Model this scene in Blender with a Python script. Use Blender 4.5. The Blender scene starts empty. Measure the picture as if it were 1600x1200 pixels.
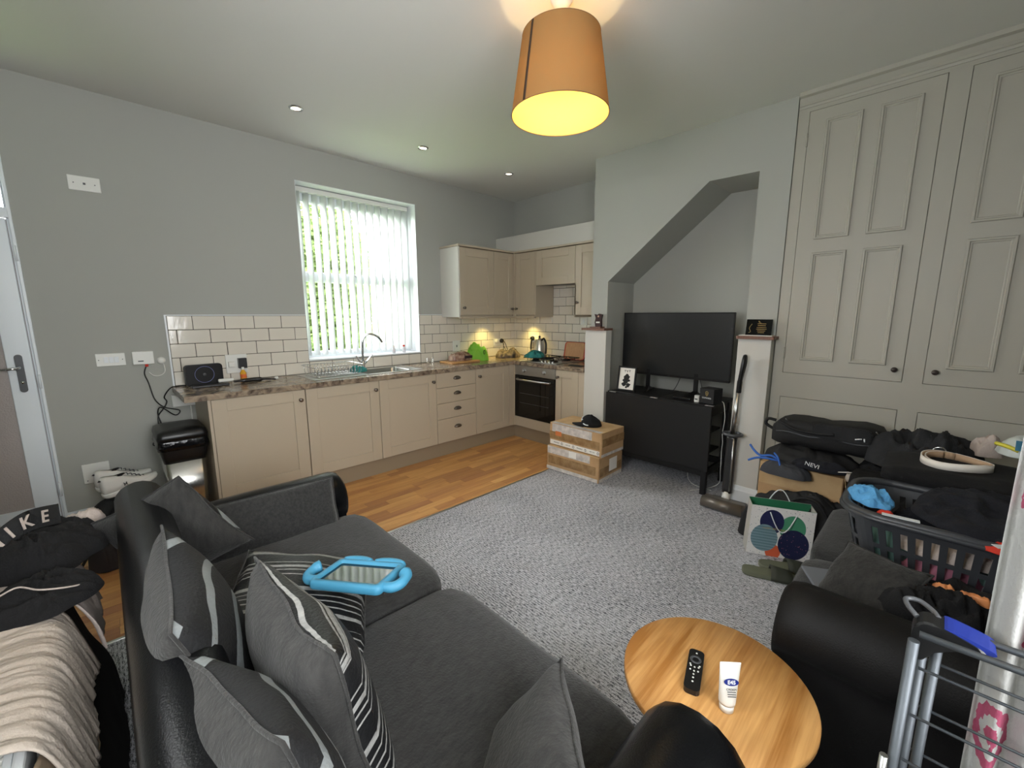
import bpy, bmesh, math, random
from mathutils import Vector, Matrix, noise
random.seed(7)
PI = math.pi
SC = bpy.context.scene
COL = SC.collection

def lin(h):
    h = h.lstrip('#'); r = []
    for i in (0, 2, 4):
        v = int(h[i:i+2], 16) / 255
        r.append(v / 12.92 if v <= .04045 else ((v + .055) / 1.055) ** 2.4)
    return (*r, 1)

# ---------------------------------------------------------------- camera
cd = bpy.data.cameras.new('camera'); cam = bpy.data.objects.new('camera', cd); COL.objects.link(cam)
cd.sensor_fit = 'HORIZONTAL'; cd.sensor_width = 36; cd.lens = 652.38 / 1600 * 36; cd.clip_start = .02; cd.clip_end = 100
_y, _p, _r = [math.radians(a) for a in (45.478, 9.4718, -.0696)]
_f = Vector((math.cos(_y) * math.cos(_p), math.sin(_y) * math.cos(_p), -math.sin(_p)))
_rt = Vector((math.sin(_y), -math.cos(_y), 0)); _up = _rt.cross(_f)
_rt = _rt * math.cos(_r) + _up * math.sin(_r); _up = _rt.cross(_f)
_m = Matrix((_rt, _up, -_f)).transposed().to_4x4(); _m.translation = (0, 0, 1.4344)
cam.matrix_world = _m
SC.camera = cam

# ---------------------------------------------------------------- world, light, exposure
SC.view_settings.view_transform = 'Standard'; SC.view_settings.look = 'None'
SC.view_settings.gamma = 1; SC.view_settings.exposure = -.50; SC.view_settings.use_curve_mapping = False
w = bpy.data.worlds.new('world'); SC.world = w; w.use_nodes = True
bg = w.node_tree.nodes['Background']; bg.inputs[0].default_value = (.97, .985, 1, 1); bg.inputs[1].default_value = 22.0

def lamp(name, kind, loc, energy, color, size=.1, rot=(0, 0, 0), parent=None, **kw):
    l = bpy.data.lights.new(name, kind); l.energy = energy; l.color = color
    if kind == 'AREA':
        l.shape = 'RECTANGLE'; l.size = size[0]; l.size_y = size[1]
    elif kind == 'SUN': l.angle = size
    else: l.shadow_soft_size = size
    for k, v in kw.items(): setattr(l, k, v)
    o = bpy.data.objects.new(name, l); COL.objects.link(o); o.location = loc; o.rotation_euler = rot
    if parent: o.parent = parent
    return o
# the same overcast sky shines in through every window; portals only guide the sampling
for nm, loc, size, rot in (('kitchen_window_portal', (1.905, 4.35, 1.79), (1.16, 1.5), (-PI / 2, 0, 0)), ('side_window_portal', (-.60, .80, 1.65), (1.0, 1.1), (0, -PI / 2, 0)),
                           ('bay_window_portal', (.10, -1.15, 1.75), (1.7, 1.5), (PI / 2, 0, 0)), ('door_light_portal', (-.77, 4.20, 2.24), (.92, .36), (-PI / 2, 0, 0))):
    lamp(nm, 'AREA', loc, 1, (1, 1, 1), size, rot).data.cycles.is_portal = True

# ---------------------------------------------------------------- materials
def mat(name, color, rough=.6, metal=0, nz=None, bump=None, mix=None, spec=None, **kw):
    """color / mix: hex; nz=(scale, detail, (sx,sy,sz)) mottles color->mix; bump=(scale,strength,(sx,sy,sz))"""
    m = bpy.data.materials.new(name); m.use_nodes = True
    nt = m.node_tree; b = nt.nodes['Principled BSDF']
    b.inputs['Base Color'].default_value = lin(color); b.inputs['Roughness'].default_value = rough; b.inputs['Metallic'].default_value = metal
    if spec is not None: b.inputs['Specular IOR Level'].default_value = spec
    for k, v in kw.items(): b.inputs[k.replace('_', ' ')].default_value = v
    tc = nt.nodes.new('ShaderNodeTexCoord')
    def nzn(s, d, sc, src='Object'):
        mp = nt.nodes.new('ShaderNodeMapping'); mp.inputs['Scale'].default_value = sc
        nt.links.new(tc.outputs[src], mp.inputs[0])
        n = nt.nodes.new('ShaderNodeTexNoise'); n.inputs['Scale'].default_value = s; n.inputs['Detail'].default_value = d
        nt.links.new(mp.outputs[0], n.inputs['Vector']); return n
    if nz:
        n = nzn(nz[0], nz[1], nz[2] if len(nz) > 2 else (1, 1, 1))
        r = nt.nodes.new('ShaderNodeValToRGB'); r.color_ramp.elements[0].position = nz[3] if len(nz) > 3 else .35
        r.color_ramp.elements[1].position = nz[4] if len(nz) > 4 else .65
        r.color_ramp.elements[0].color = lin(color); r.color_ramp.elements[1].color = lin(mix or color)
        nt.links.new(n.outputs[0], r.inputs[0]); nt.links.new(r.outputs[0], b.inputs['Base Color'])
    if bump:
        n = nzn(bump[0], 3, bump[2] if len(bump) > 2 else (1, 1, 1))
        bp = nt.nodes.new('ShaderNodeBump'); bp.inputs['Strength'].default_value = bump[1]; bp.inputs['Distance'].default_value = .01
        nt.links.new(n.outputs[0], bp.inputs['Height']); nt.links.new(bp.outputs[0], b.inputs['Normal'])
    return m
def nodes(m): return m.node_tree, m.node_tree.nodes['Principled BSDF']
def mixc(nt, fac, a, b):
    n = nt.nodes.new('ShaderNodeMix'); n.data_type = 'RGBA'
    nt.links.new(fac, n.inputs[0])
    for i, v in ((6, a), (7, b)):
        if isinstance(v, str): n.inputs[i].default_value = lin(v)
        else: nt.links.new(v, n.inputs[i])
    return n.outputs[2]
def emis(name, color, st):
    m = mat(name, color); nt, b = nodes(m); b.inputs['Emission Color'].default_value = lin(color); b.inputs['Emission Strength'].default_value = st
    return m

W_GREY = mat('wall_paint_grey', '#aaaba4', .75, bump=(350, .04))
W_CEIL = mat('ceiling_paint', '#d6d6d0', .85, bump=(300, .03))
W_CREAM = mat('wall_paint_pale', '#cbc9c2', .7, bump=(300, .03))
WHITE = mat('white_gloss_paint', '#e2e6e8', .35)
UPVC = mat('white_frame_plastic', '#e8eef2', .3)
PLAST = mat('white_plastic', '#e4e4de', .35)
CUPB = mat('cupboard_paint', '#a9a69a', .5, bump=(200, .05))
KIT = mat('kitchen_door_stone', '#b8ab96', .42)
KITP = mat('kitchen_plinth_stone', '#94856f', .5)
GROUT = mat('grout_grey', '#58524b', .9)
TILE = mat('tile_cream_glaze', '#dcd5c8', .12, bump=(14, .15), nz=(3, 1), mix='#e4dfd3')
STEEL = mat('brushed_steel', '#b9b9b7', .28, 1, bump=(60, .05, (1, 30, 1)))
CHROME = mat('chrome', '#d6d8da', .1, 1)
PEWTER = mat('pewter', '#7c7670', .35, 1)
BLACKP = mat('black_plastic', '#101011', .35)
BLACKM = mat('black_matt', '#0c0c0d', .7)
BLACKG = mat('black_glass', '#050607', .06)
TVSCR = mat('tv_screen', '#121416', .30, spec=.9)
BLKWOOD = mat('black_stained_wood', '#0d0d0e', .45, bump=(30, .05, (1, 12, 1)))
GREYP = mat('grey_plastic', '#4b4d50', .35)
LEATHER = mat('black_leather', '#08090b', .30, bump=(260, .12), spec=.22)
LEATHER2 = mat('dark_leather', '#0b0a0a', .62, bump=(260, .15), spec=.3)
SOFAFAB = mat('charcoal_velvet', '#1d1d1d', .95, nz=(90, 6, (1, .35, 1), .3, .75), mix='#343433', bump=(160, .35), Sheen_Weight=.15)
SOFAFAB2 = mat('charcoal_velvet_blue', '#1c2024', .95, nz=(160, 6), mix='#333940', bump=(160, .3))
CUSH = mat('cushion_grey', '#1f1f1e', .95, nz=(55, 6, (1, 1, .3), .3, .75), mix='#363533', bump=(120, .35), Sheen_Weight=.12)
CARD = mat('cardboard', '#a8855c', .8, nz=(9, 4), mix='#b8946a')
CARDL = mat('cardboard_light', '#b9986c', .8, nz=(9, 4), mix='#c8a87c')
TAPE = mat('brown_tape', '#8a6b48', .25, nz=(20, 3), mix='#a2835c', bump=(40, .3))
TAPEC = mat('clear_tape', '#d8d0c8', .22, nz=(25, 3), mix='#b9b3ae', bump=(40, .4))
FABK = mat('black_cotton', '#0d0d0f', .95, bump=(220, .3))
FABK2 = mat('washed_black_cotton', '#1c1d1f', .95, bump=(220, .3), nz=(12, 3), mix='#27282a')
NAVY = mat('navy_cotton', '#11131c', .95, bump=(220, .3))
BEIGE = mat('beige_cotton', '#b3a699', .95, bump=(160, .3), nz=(7, 3), mix='#c2b6aa')
PINKB = mat('pale_pink_cotton', '#bdb0a8', .95, bump=(160, .3))
NYLON = mat('black_nylon', '#0e0e10', .68, bump=(300, .35))
LINER = mat('bin_bag', '#0b0b0d', .18, bump=(25, .5))
TEAL = mat('teal_cloth', '#2f7f7c', .9, bump=(200, .4))
BLUEC = mat('light_blue_cloth', '#5aa2d8', .85, bump=(120, .3))
BLUEP = mat('blue_foam', '#4591b4', .5, bump=(300, .05))
RED = mat('red_cloth', '#c8331f', .8)
ORANGE = mat('orange_satin', '#e2935a', .5)
OLIVE = mat('olive_rubber', '#686b58', .7)
WHSHOE = mat('white_leather', '#dcdad4', .5, bump=(150, .1))
DKWOOD = mat('reddish_wood', '#6a4636', .4, nz=(30, 3, (1, 8, 1)), mix='#7c5542')
OAKB = mat('chopping_oak', '#c89a66', .5, nz=(18, 4, (1, 8, 1)), mix='#b5854f')
GOLD = mat('gold_print', '#b39a5c', .5)
INK = mat('black_ink', '#161616', .8)
PAPER = mat('white_paper', '#e8e4dc', .8)
BLUE = mat('blue_plastic', '#1b2c7c', .35)
LACEB = mat('blue_cord', '#2f62b4', .7)
CREAMB = mat('belt_white', '#ece6dc', .45)
TANB = mat('belt_tan', '#b89a7c', .7)
GLASS = mat('clear_glass', '#ffffff', .02, Transmission_Weight=1.0, IOR=1.45)
PANE = mat('window_glass', '#ffffff', 0, Transmission_Weight=1.0, IOR=1.02)

def math_(nt, op, a, b=None, c=None):
    n = nt.nodes.new('ShaderNodeMath'); n.operation = op
    for i, v in enumerate((a, b, c)):
        if v is None: continue
        if isinstance(v, (int, float)): n.inputs[i].default_value = v
        else: nt.links.new(v, n.inputs[i])
    return n.outputs[0]
def thin_glass(name):
    m = bpy.data.materials.new(name); m.use_nodes = True; nt = m.node_tree; nt.nodes.clear()
    o = nt.nodes.new('ShaderNodeOutputMaterial'); t = nt.nodes.new('ShaderNodeBsdfTransparent'); g = nt.nodes.new('ShaderNodeBsdfGlossy')
    g.inputs['Roughness'].default_value = .02; x = nt.nodes.new('ShaderNodeMixShader'); fr = nt.nodes.new('ShaderNodeLayerWeight'); fr.inputs[0].default_value = .3
    nt.links.new(math_(nt, 'MULTIPLY', fr.outputs[1], .3), x.inputs[0]); nt.links.new(t.outputs[0], x.inputs[1]); nt.links.new(g.outputs[0], x.inputs[2]); nt.links.new(x.outputs[0], o.inputs[0])
    return m
PANE = thin_glass('window_glass')
def translucent(name, col, tr, tcol=None):
    m = bpy.data.materials.new(name); m.use_nodes = True; nt = m.node_tree; nt.nodes.clear()
    o = nt.nodes.new('ShaderNodeOutputMaterial'); d = nt.nodes.new('ShaderNodeBsdfDiffuse'); t = nt.nodes.new('ShaderNodeBsdfTranslucent'); x = nt.nodes.new('ShaderNodeMixShader')
    d.inputs[0].default_value = lin(col); t.inputs[0].default_value = lin(tcol or col); x.inputs[0].default_value = tr
    nt.links.new(d.outputs[0], x.inputs[1]); nt.links.new(t.outputs[0], x.inputs[2]); nt.links.new(x.outputs[0], o.inputs[0])
    return m
BLIND = translucent('blind_fabric', '#f6f8f8', .55)
SHADE = translucent('lampshade_linen', '#94754c', .19, '#d0a468')
SHADEIN = translucent('lampshade_lining', '#e8c470', .2)
PLBAG = translucent('green_polythene', '#a2dc62', .45)
LEAF = translucent('leaf_green', '#76885c', .35, '#8c9c68')
LEAFD = translucent('leaf_dark', '#5a6c50', .35, '#74885c')

def wood(name, c1, c2, c3, axis, s=1, rough=.35):
    m = mat(name, c1, rough); nt, b = nodes(m)
    tc = nt.nodes.new('ShaderNodeTexCoord'); oi = nt.nodes.new('ShaderNodeObjectInfo')
    mp = nt.nodes.new('ShaderNodeMapping'); sc = [9, 9, 9]; sc[axis] = .9; mp.inputs['Scale'].default_value = [v * s for v in sc]
    cm = nt.nodes.new('ShaderNodeCombineXYZ')
    for i in range(3): nt.links.new(math_(nt, 'MULTIPLY', oi.outputs['Random'], 37.0 + i * 11), cm.inputs[i])
    nt.links.new(tc.outputs['Object'], mp.inputs[0]); nt.links.new(cm.outputs[0], mp.inputs['Location'])
    n = nt.nodes.new('ShaderNodeTexNoise'); n.inputs['Scale'].default_value = 1.4; n.inputs['Detail'].default_value = 5; n.inputs['Distortion'].default_value = 1.6
    nt.links.new(mp.outputs[0], n.inputs['Vector'])
    mp2 = nt.nodes.new('ShaderNodeMapping'); sc2 = [160, 160, 160]; sc2[axis] = 6; mp2.inputs['Scale'].default_value = [v * s for v in sc2]
    nt.links.new(tc.outputs['Object'], mp2.inputs[0])
    n2 = nt.nodes.new('ShaderNodeTexNoise'); n2.inputs['Scale'].default_value = 1.2; nt.links.new(mp2.outputs[0], n2.inputs['Vector'])
    v = math_(nt, 'ADD', math_(nt, 'MULTIPLY', n.outputs[0], .75), math_(nt, 'MULTIPLY', n2.outputs[0], .25))
    r = nt.nodes.new('ShaderNodeValToRGB'); e = r.color_ramp.elements
    e[0].position = .38; e[0].color = lin(c2); e[1].position = .62; e[1].color = lin(c1); nt.links.new(v, r.inputs[0])
    return m, nt, b, r, oi
m_, nt, b, r, oi = wood('oak_strip_floor', '#e2b470', '#cc9650', '', 0, 1, .32)
br = nt.nodes.new('ShaderNodeValToRGB'); e = br.color_ramp.elements; e[0].color = lin('#c29a68'); e[1].color = lin('#fff6e0'); e[1].position = 1
el = br.color_ramp.elements.new(.5); el.color = lin('#ecd6ae')
nt.links.new(oi.outputs['Random'], br.inputs[0])
mx = nt.nodes.new('ShaderNodeMix'); mx.data_type = 'RGBA'; mx.blend_type = 'MULTIPLY'; mx.inputs[0].default_value = .9
nt.links.new(r.outputs[0], mx.inputs[6]); nt.links.new(br.outputs[0], mx.inputs[7])
g = nt.nodes.new('ShaderNodeBrightContrast'); g.inputs[1].default_value = .05; nt.links.new(mx.outputs[2], g.inputs[0]); nt.links.new(g.outputs[0], b.inputs['Base Color'])
OAKF = m_
m_, nt, b, r, oi = wood('oak_table_top', '#d2a062', '#a06a30', '', 0, .8, .4); nt.links.new(r.outputs[0], b.inputs['Base Color']); OAKT = m_

# worktop laminate: brown marbled
WORK = mat('worktop_laminate', '#8a7d6e', .22); nt, b = nodes(WORK)
tc = nt.nodes.new('ShaderNodeTexCoord'); n = nt.nodes.new('ShaderNodeTexNoise'); n.inputs['Scale'].default_value = 9; n.inputs['Detail'].default_value = 8; n.inputs['Distortion'].default_value = 2.5
nt.links.new(tc.outputs['Object'], n.inputs['Vector']); r = nt.nodes.new('ShaderNodeValToRGB'); e = r.color_ramp.elements
e[0].position = .33; e[0].color = lin('#4c4036'); e[1].position = .68; e[1].color = lin('#a3937e'); x = e.new(.44); x.color = lin('#75675a'); x = e.new(.52); x.color = lin('#8d7d6b')
nt.links.new(n.outputs[0], r.inputs[0]); nt.links.new(r.outputs[0], b.inputs['Base Color'])

# carpet: heathered grey, ribs along Y
CARPET = mat('carpet_grey', '#77787c', .95); nt, b = nodes(CARPET)
tc = nt.nodes.new('ShaderNodeTexCoord')
def cn(sc, s=1, d=2):
    mp = nt.nodes.new('ShaderNodeMapping'); mp.inputs['Scale'].default_value = sc; nt.links.new(tc.outputs['Object'], mp.inputs[0])
    n = nt.nodes.new('ShaderNodeTexNoise'); n.inputs['Scale'].default_value = s; n.inputs['Detail'].default_value = d; nt.links.new(mp.outputs[0], n.inputs['Vector']); return n.outputs[0]
a = cn((190, 42, 1)); c2 = cn((300, 170, 1)); c3 = cn((2, 2, 1))
spx = nt.nodes.new('ShaderNodeSeparateXYZ'); nt.links.new(tc.outputs['Object'], spx.inputs[0])
rib = math_(nt, 'MULTIPLY', math_(nt, 'SINE', math_(nt, 'MULTIPLY', spx.outputs[0], 2 * PI / .014)), .03)
v = math_(nt, 'ADD', math_(nt, 'ADD', math_(nt, 'ADD', rib, math_(nt, 'MULTIPLY', a, .5)), math_(nt, 'MULTIPLY', c2, .45)), math_(nt, 'MULTIPLY', c3, .1))
r = nt.nodes.new('ShaderNodeValToRGB'); e = r.color_ramp.elements; e[0].position = .42; e[0].color = lin('#3a3c43'); e[1].position = .58; e[1].color = lin('#cfd0d6'); nt.links.new(v, r.inputs[0]); nt.links.new(r.outputs[0], b.inputs['Base Color'])
bp = nt.nodes.new('ShaderNodeBump'); bp.inputs['Strength'].default_value = .6; bp.inputs['Distance'].default_value = .005; nt.links.new(v, bp.inputs['Height']); nt.links.new(bp.outputs[0], b.inputs['Normal'])

# cushion prints use the UV map
def uvmat(name, base, fn, rough=.8):
    m = mat(name, base, rough, bump=(120, .3)); nt, b = nodes(m)
    uv = nt.nodes.new('ShaderNodeUVMap'); sp = nt.nodes.new('ShaderNodeSeparateXYZ'); nt.links.new(uv.outputs[0], sp.inputs[0])
    nt.links.new(fn(nt, sp.outputs[0], sp.outputs[1], uv.outputs[0]), b.inputs['Base Color']); return m
def f_stripes(nt, u, v, uv):
    n = nt.nodes.new('ShaderNodeTexNoise'); n.inputs['Scale'].default_value = 5; nt.links.new(uv, n.inputs['Vector'])
    vv = math_(nt, 'ADD', v, math_(nt, 'MULTIPLY', n.outputs[0], .02))
    s1 = math_(nt, 'GREATER_THAN', math_(nt, 'SINE', math_(nt, 'MULTIPLY', vv, 128)), .78)
    s2 = math_(nt, 'GREATER_THAN', math_(nt, 'SINE', math_(nt, 'MULTIPLY', vv, 21)), -.15)
    s3 = math_(nt, 'GREATER_THAN', math_(nt, 'SINE', math_(nt, 'ADD', math_(nt, 'MULTIPLY', vv, 28), 1)), .93)
    n2 = nt.nodes.new('ShaderNodeTexNoise'); n2.inputs['Scale'].default_value = 26; nt.links.new(uv, n2.inputs['Vector'])
    f = math_(nt, 'MAXIMUM', math_(nt, 'MULTIPLY', s1, s2), s3)
    f = math_(nt, 'MULTIPLY', f, math_(nt, 'ADD', math_(nt, 'MULTIPLY', n2.outputs[0], .9), .25))
    return mixc(nt, f, '#0f1012', '#a9a9a6')
STRIPE = uvmat('striped_satin', '#0f1012', f_stripes, .5)
def f_swirl(nt, u, v, uv):
    n = nt.nodes.new('ShaderNodeTexNoise'); n.inputs['Scale'].default_value = 1.6; nt.links.new(uv, n.inputs['Vector'])
    du = math_(nt, 'SUBTRACT', u, .35); dv = math_(nt, 'SUBTRACT', v, .30)
    rr = math_(nt, 'SQRT', math_(nt, 'ADD', math_(nt, 'MULTIPLY', du, du), math_(nt, 'MULTIPLY', dv, dv)))
    th = math_(nt, 'ARCTAN2', dv, du)
    ph = math_(nt, 'ADD', math_(nt, 'ADD', math_(nt, 'MULTIPLY', rr, 30), th), math_(nt, 'MULTIPLY', n.outputs[0], 3))
    f = math_(nt, 'GREATER_THAN', math_(nt, 'SINE', ph), .70)
    return mixc(nt, f, '#0e0f11', '#7f8485')
SWIRL = uvmat('swirl_appliqued_cloth', '#0e0f11', f_swirl, .8)
def f_floral(nt, u, v, uv):
    mp = nt.nodes.new('ShaderNodeMapping'); mp.inputs['Scale'].default_value = (1, 1, 1); nt.links.new(uv, mp.inputs[0])
    vo = nt.nodes.new('ShaderNodeTexVoronoi'); vo.inputs['Scale'].default_value = 2.4; nt.links.new(mp.outputs[0], vo.inputs['Vector'])
    n = nt.nodes.new('ShaderNodeTexNoise'); n.inputs['Scale'].default_value = 22; nt.links.new(uv, n.inputs['Vector'])
    d = math_(nt, 'ADD', vo.outputs['Distance'], math_(nt, 'MULTIPLY', n.outputs[0], .16))
    f = math_(nt, 'LESS_THAN', d, .42); ring = math_(nt, 'GREATER_THAN', math_(nt, 'SINE', math_(nt, 'MULTIPLY', d, 42)), -.2)
    return mixc(nt, math_(nt, 'MULTIPLY', f, ring), '#a9a9a6', '#9c4560')
FLORAL = uvmat('floral_linen', '#c9c9c6', f_floral, .9)
FLORAL.node_tree.nodes['Principled BSDF'].inputs['Roughness'].default_value = .9
def f_artbag(nt, u, v, uv):
    def disc(cx, cy, r):
        a = math_(nt, 'SUBTRACT', u, cx); c = math_(nt, 'SUBTRACT', v, cy); c = math_(nt, 'MULTIPLY', c, .78)
        return math_(nt, 'LESS_THAN', math_(nt, 'ADD', math_(nt, 'MULTIPLY', a, a), math_(nt, 'MULTIPLY', c, c)), r * r)
    n = nt.nodes.new('ShaderNodeTexVoronoi'); n.inputs['Scale'].default_value = 26; nt.links.new(uv, n.inputs['Vector'])
    dots = math_(nt, 'LESS_THAN', n.outputs['Distance'], .16)
    c = mixc(nt, dots, '#ece9e4', '#6f7480')
    c = mixc(nt, disc(.68, .62, .20), c, '#4a9470')
    c = mixc(nt, disc(.35, .70, .19), c, '#1f2450')
    c = mixc(nt, disc(.42, .10, .12), c, '#d8623c')
    c = mixc(nt, disc(.72, .30, .235), c, mixc(nt, dots, '#1d2348', '#c77a8a'))
    lines = math_(nt, 'GREATER_THAN', math_(nt, 'SINE', math_(nt, 'MULTIPLY', v, 110)), .4)
    c = mixc(nt, disc(.26, .36, .215), c, mixc(nt, lines, '#7d9aa2', '#5f7f8a'))
    return c
BAGART = uvmat('gift_bag_print', '#ece9e4', f_artbag, .5)
def f_screen(nt, u, v, uv):
    return mixc(nt, math_(nt, 'GREATER_THAN', u, 2), '#0a0c10', '#0a0c10')

# ---------------------------------------------------------------- mesh helpers
def BM(): return bmesh.new()
def xf(bm, verts, M):
    for v in verts: v.co = M @ v.co
def box(bm, x0, x1, y0, y1, z0, z1, bev=0, seg=1, M=None):
    vs = [bm.verts.new((x, y, z)) for z in (z0, z1) for y in (y0, y1) for x in (x0, x1)]
    fs = [bm.faces.new([vs[i] for i in q]) for q in ((0, 2, 3, 1), (4, 5, 7, 6), (0, 1, 5, 4), (2, 6, 7, 3), (0, 4, 6, 2), (1, 3, 7, 5))]
    out = vs
    if bev > 0:
        es = list({e for f in fs for e in f.edges})
        r = bmesh.ops.bevel(bm, geom=es, offset=bev, segments=seg, profile=.5, affect='EDGES')
        out = list({v for f in r['faces'] for v in f.verts} | {v for v in vs if v.is_valid})
    if M is not None: xf(bm, out, M)
    return out
def frame_of(d):
    d = d.normalized(); a = Vector((0, 0, 1)) if abs(d.z) < .9 else Vector((1, 0, 0))
    u = d.cross(a).normalized(); return u, d.cross(u).normalized()
def loft(bm, rings, close=True, caps=True, smooth=True):
    R = [[bm.verts.new(p) for p in r] for r in rings]; n = len(R[0])
    for a, b in zip(R, R[1:]):
        for i in range(n if close else n - 1):
            f = bm.faces.new((a[i], a[(i + 1) % n], b[(i + 1) % n], b[i])); f.smooth = smooth
    if caps and close:
        for r in (R[0][::-1], R[-1]):
            try: bm.faces.new(r)
            except ValueError: pass
    return R
def tube(bm, pts, r, n=8, cyc=False, ends=None):
    pts = [Vector(p) for p in pts]; rr = r if isinstance(r, (list, tuple)) else [r] * len(pts); rings = []
    u = None
    for i, p in enumerate(pts):
        if cyc: d = pts[(i + 1) % len(pts)] - pts[i - 1]
        else: d = pts[min(i + 1, len(pts) - 1)] - pts[max(i - 1, 0)]
        if d.length < 1e-9: d = Vector((0, 0, 1))
        d.normalize()
        if u is None: u, w_ = frame_of(d)
        else:
            u = (u - d * u.dot(d)); u = u.normalized() if u.length > 1e-6 else frame_of(d)[0]
        w_ = d.cross(u)
        rings.append([p + (u * math.cos(t) + w_ * math.sin(t)) * rr[i] for t in [2 * PI * k / n for k in range(n)]])
    if cyc: rings.append(rings[0])
    return loft(bm, rings, caps=not cyc)
def spline(pts, k=6, cyc=False):
    P = [Vector(p) for p in pts]; out = []; n = len(P)
    for i in range(n if cyc else n - 1):
        p0 = P[(i - 1) % n] if (cyc or i) else P[0]; p1 = P[i]; p2 = P[(i + 1) % n]; p3 = P[(i + 2) % n] if (cyc or i + 2 < n) else P[-1]
        for j in range(k):
            t = j / k
            out.append(.5 * ((2 * p1) + (p2 - p0) * t + (2 * p0 - 5 * p1 + 4 * p2 - p3) * t * t + (3 * p1 - p0 - 3 * p2 + p3) * t ** 3))
    if not cyc: out.append(P[-1])
    return out
def lathe(bm, prof, c=(0, 0, 0), n=28, axis='z', caps=False):
    rings = []
    for r, h in prof:
        ring = []
        for k in range(n):
            t = 2 * PI * k / n; p = (r * math.cos(t), r * math.sin(t), h)
            if axis == 'y': p = (p[0], h, p[1])
            if axis == 'x': p = (h, p[0], p[1])
            ring.append(Vector(c) + Vector(p))
        rings.append(ring)
    return loft(bm, rings, caps=caps)
def prism(bm, poly, axis, a, b, smooth=False):
    """poly in the two other axes (order xyz minus axis), extruded a..b"""
    def P(u, v, t): return {'x': (t, u, v), 'y': (u, t, v), 'z': (u, v, t)}[axis]
    A = [bm.verts.new(P(u, v, a)) for u, v in poly]; B = [bm.verts.new(P(u, v, b)) for u, v in poly]; n = len(poly)
    bm.faces.new(A[::-1]); bm.faces.new(B)
    for i in range(n): bm.faces.new((A[i], A[(i + 1) % n], B[(i + 1) % n], B[i])).smooth = smooth
    return A + B
def rrect(cx, cy, w, h, r, k=5):
    out = []
    for (sx, sy, a0) in ((1, 1, 0), (-1, 1, 90), (-1, -1, 180), (1, -1, 270)):
        for i in range(k + 1):
            t = math.radians(a0 + 90 * i / k); out.append((cx + sx * (w / 2 - r) + r * math.cos(t), cy + sy * (h / 2 - r) + r * math.sin(t)))
    return out
def N(p, s=1, seed=0): return noise.noise(Vector(p) * s + Vector((seed * 7.3, seed * 3.1, seed * 5.7)))
def basis(c, n, up):
    """matrix: local z = n, local y ~ up"""
    n = Vector(n).normalized(); u = Vector(up); y = (u - n * u.dot(n)).normalized(); x = y.cross(n)
    m = Matrix((x, y, n)).transposed().to_4x4(); m.translation = c; return m

WM = {}
def _fin(bm, name, m, smooth):
    bmesh.ops.recalc_face_normals(bm, faces=bm.faces)
    me = bpy.data.meshes.new(name); 
    if smooth:
        for f in bm.faces: f.smooth = True
    bm.to_mesh(me); bm.free()
    for q in (m if isinstance(m, (list, tuple)) else [m]): me.materials.append(q)
    return me
def root_m(o):
    while o.parent: o = o.parent
    return o
def part(name, bm, m, parent=None, smooth=False, label=None, kind=None, world=True):
    if parent is not None and world:
        M = WM.get(root_m(parent).name, Matrix.Identity(4)).inverted()
        for v in bm.verts: v.co = M @ v.co
    o = bpy.data.objects.new(name, _fin(bm, name, m, smooth)); COL.objects.link(o)
    if parent is not None: o.parent = parent
    if label: o['label'] = label
    if kind: o['kind'] = kind
    return o
def thing(name, label, cat, loc=(0, 0, 0), rz=0, group=None):
    o = bpy.data.objects.new(name, None); COL.objects.link(o); o.location = loc; o.rotation_euler = (0, 0, rz); o.empty_display_size = .05
    o['label'] = label; o['category'] = cat
    if group: o['group'] = group
    WM[o.name] = Matrix.Translation(loc) @ Matrix.Rotation(rz, 4, 'Z'); return o
def single(name, label, cat, bm, m, smooth=False, group=None, kind=None):
    """one-mesh thing, its origin moved to its base"""
    xs = [v.co for v in bm.verts]; c = sum(xs, Vector()) / len(xs); c.z = min(v.z for v in xs)
    for v in bm.verts: v.co -= c
    o = bpy.data.objects.new(name, _fin(bm, name, m, smooth)); COL.objects.link(o); o.location = c
    o['label'] = label; o['category'] = cat
    if group: o['group'] = group
    if kind: o['kind'] = kind
    WM[o.name] = Matrix.Translation(c); return o
def struct(name, bm, m, parent=None, smooth=False):
    o = part(name, bm, m, parent, smooth)
    if parent is None: o['kind'] = 'structure'
    return o
def dup(o, loc, rz=None, label=None, parent=None):
    c = o.copy(); COL.objects.link(c)
    if parent is None:
        c.location = loc
        if rz is not None: c.rotation_euler = (0, 0, rz)
        if label: c['label'] = label
        WM[c.name] = Matrix.Translation(loc) @ Matrix.Rotation(c.rotation_euler[2], 4, 'Z')
    else: c.parent = parent
    for ch in [x for x in o.children if x is not c]: dup(ch, None, parent=c)
    return c
def text(parent, s, size, M, m, name='lettering', depth=.0006, sx=1, label=None, bold=0, world=True):
    cu = bpy.data.curves.new(name, 'FONT'); cu.body = s; cu.size = size; cu.extrude = depth; cu.align_x = 'CENTER'; cu.align_y = 'CENTER'; cu.offset = bold
    t = bpy.data.objects.new('tmp_text', cu); COL.objects.link(t)
    dg = bpy.context.evaluated_depsgraph_get(); me = bpy.data.meshes.new_from_object(t.evaluated_get(dg))
    bpy.data.objects.remove(t); me.name = name; me.materials.clear(); me.materials.append(m)
    T = M @ Matrix.Diagonal((sx, 1, 1, 1))
    if parent is not None and world: T = WM.get(root_m(parent).name, Matrix.Identity(4)).inverted() @ T
    me.transform(T); o = bpy.data.objects.new(name, me); COL.objects.link(o); o.parent = parent
    if label: o['label'] = label
    return o

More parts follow.
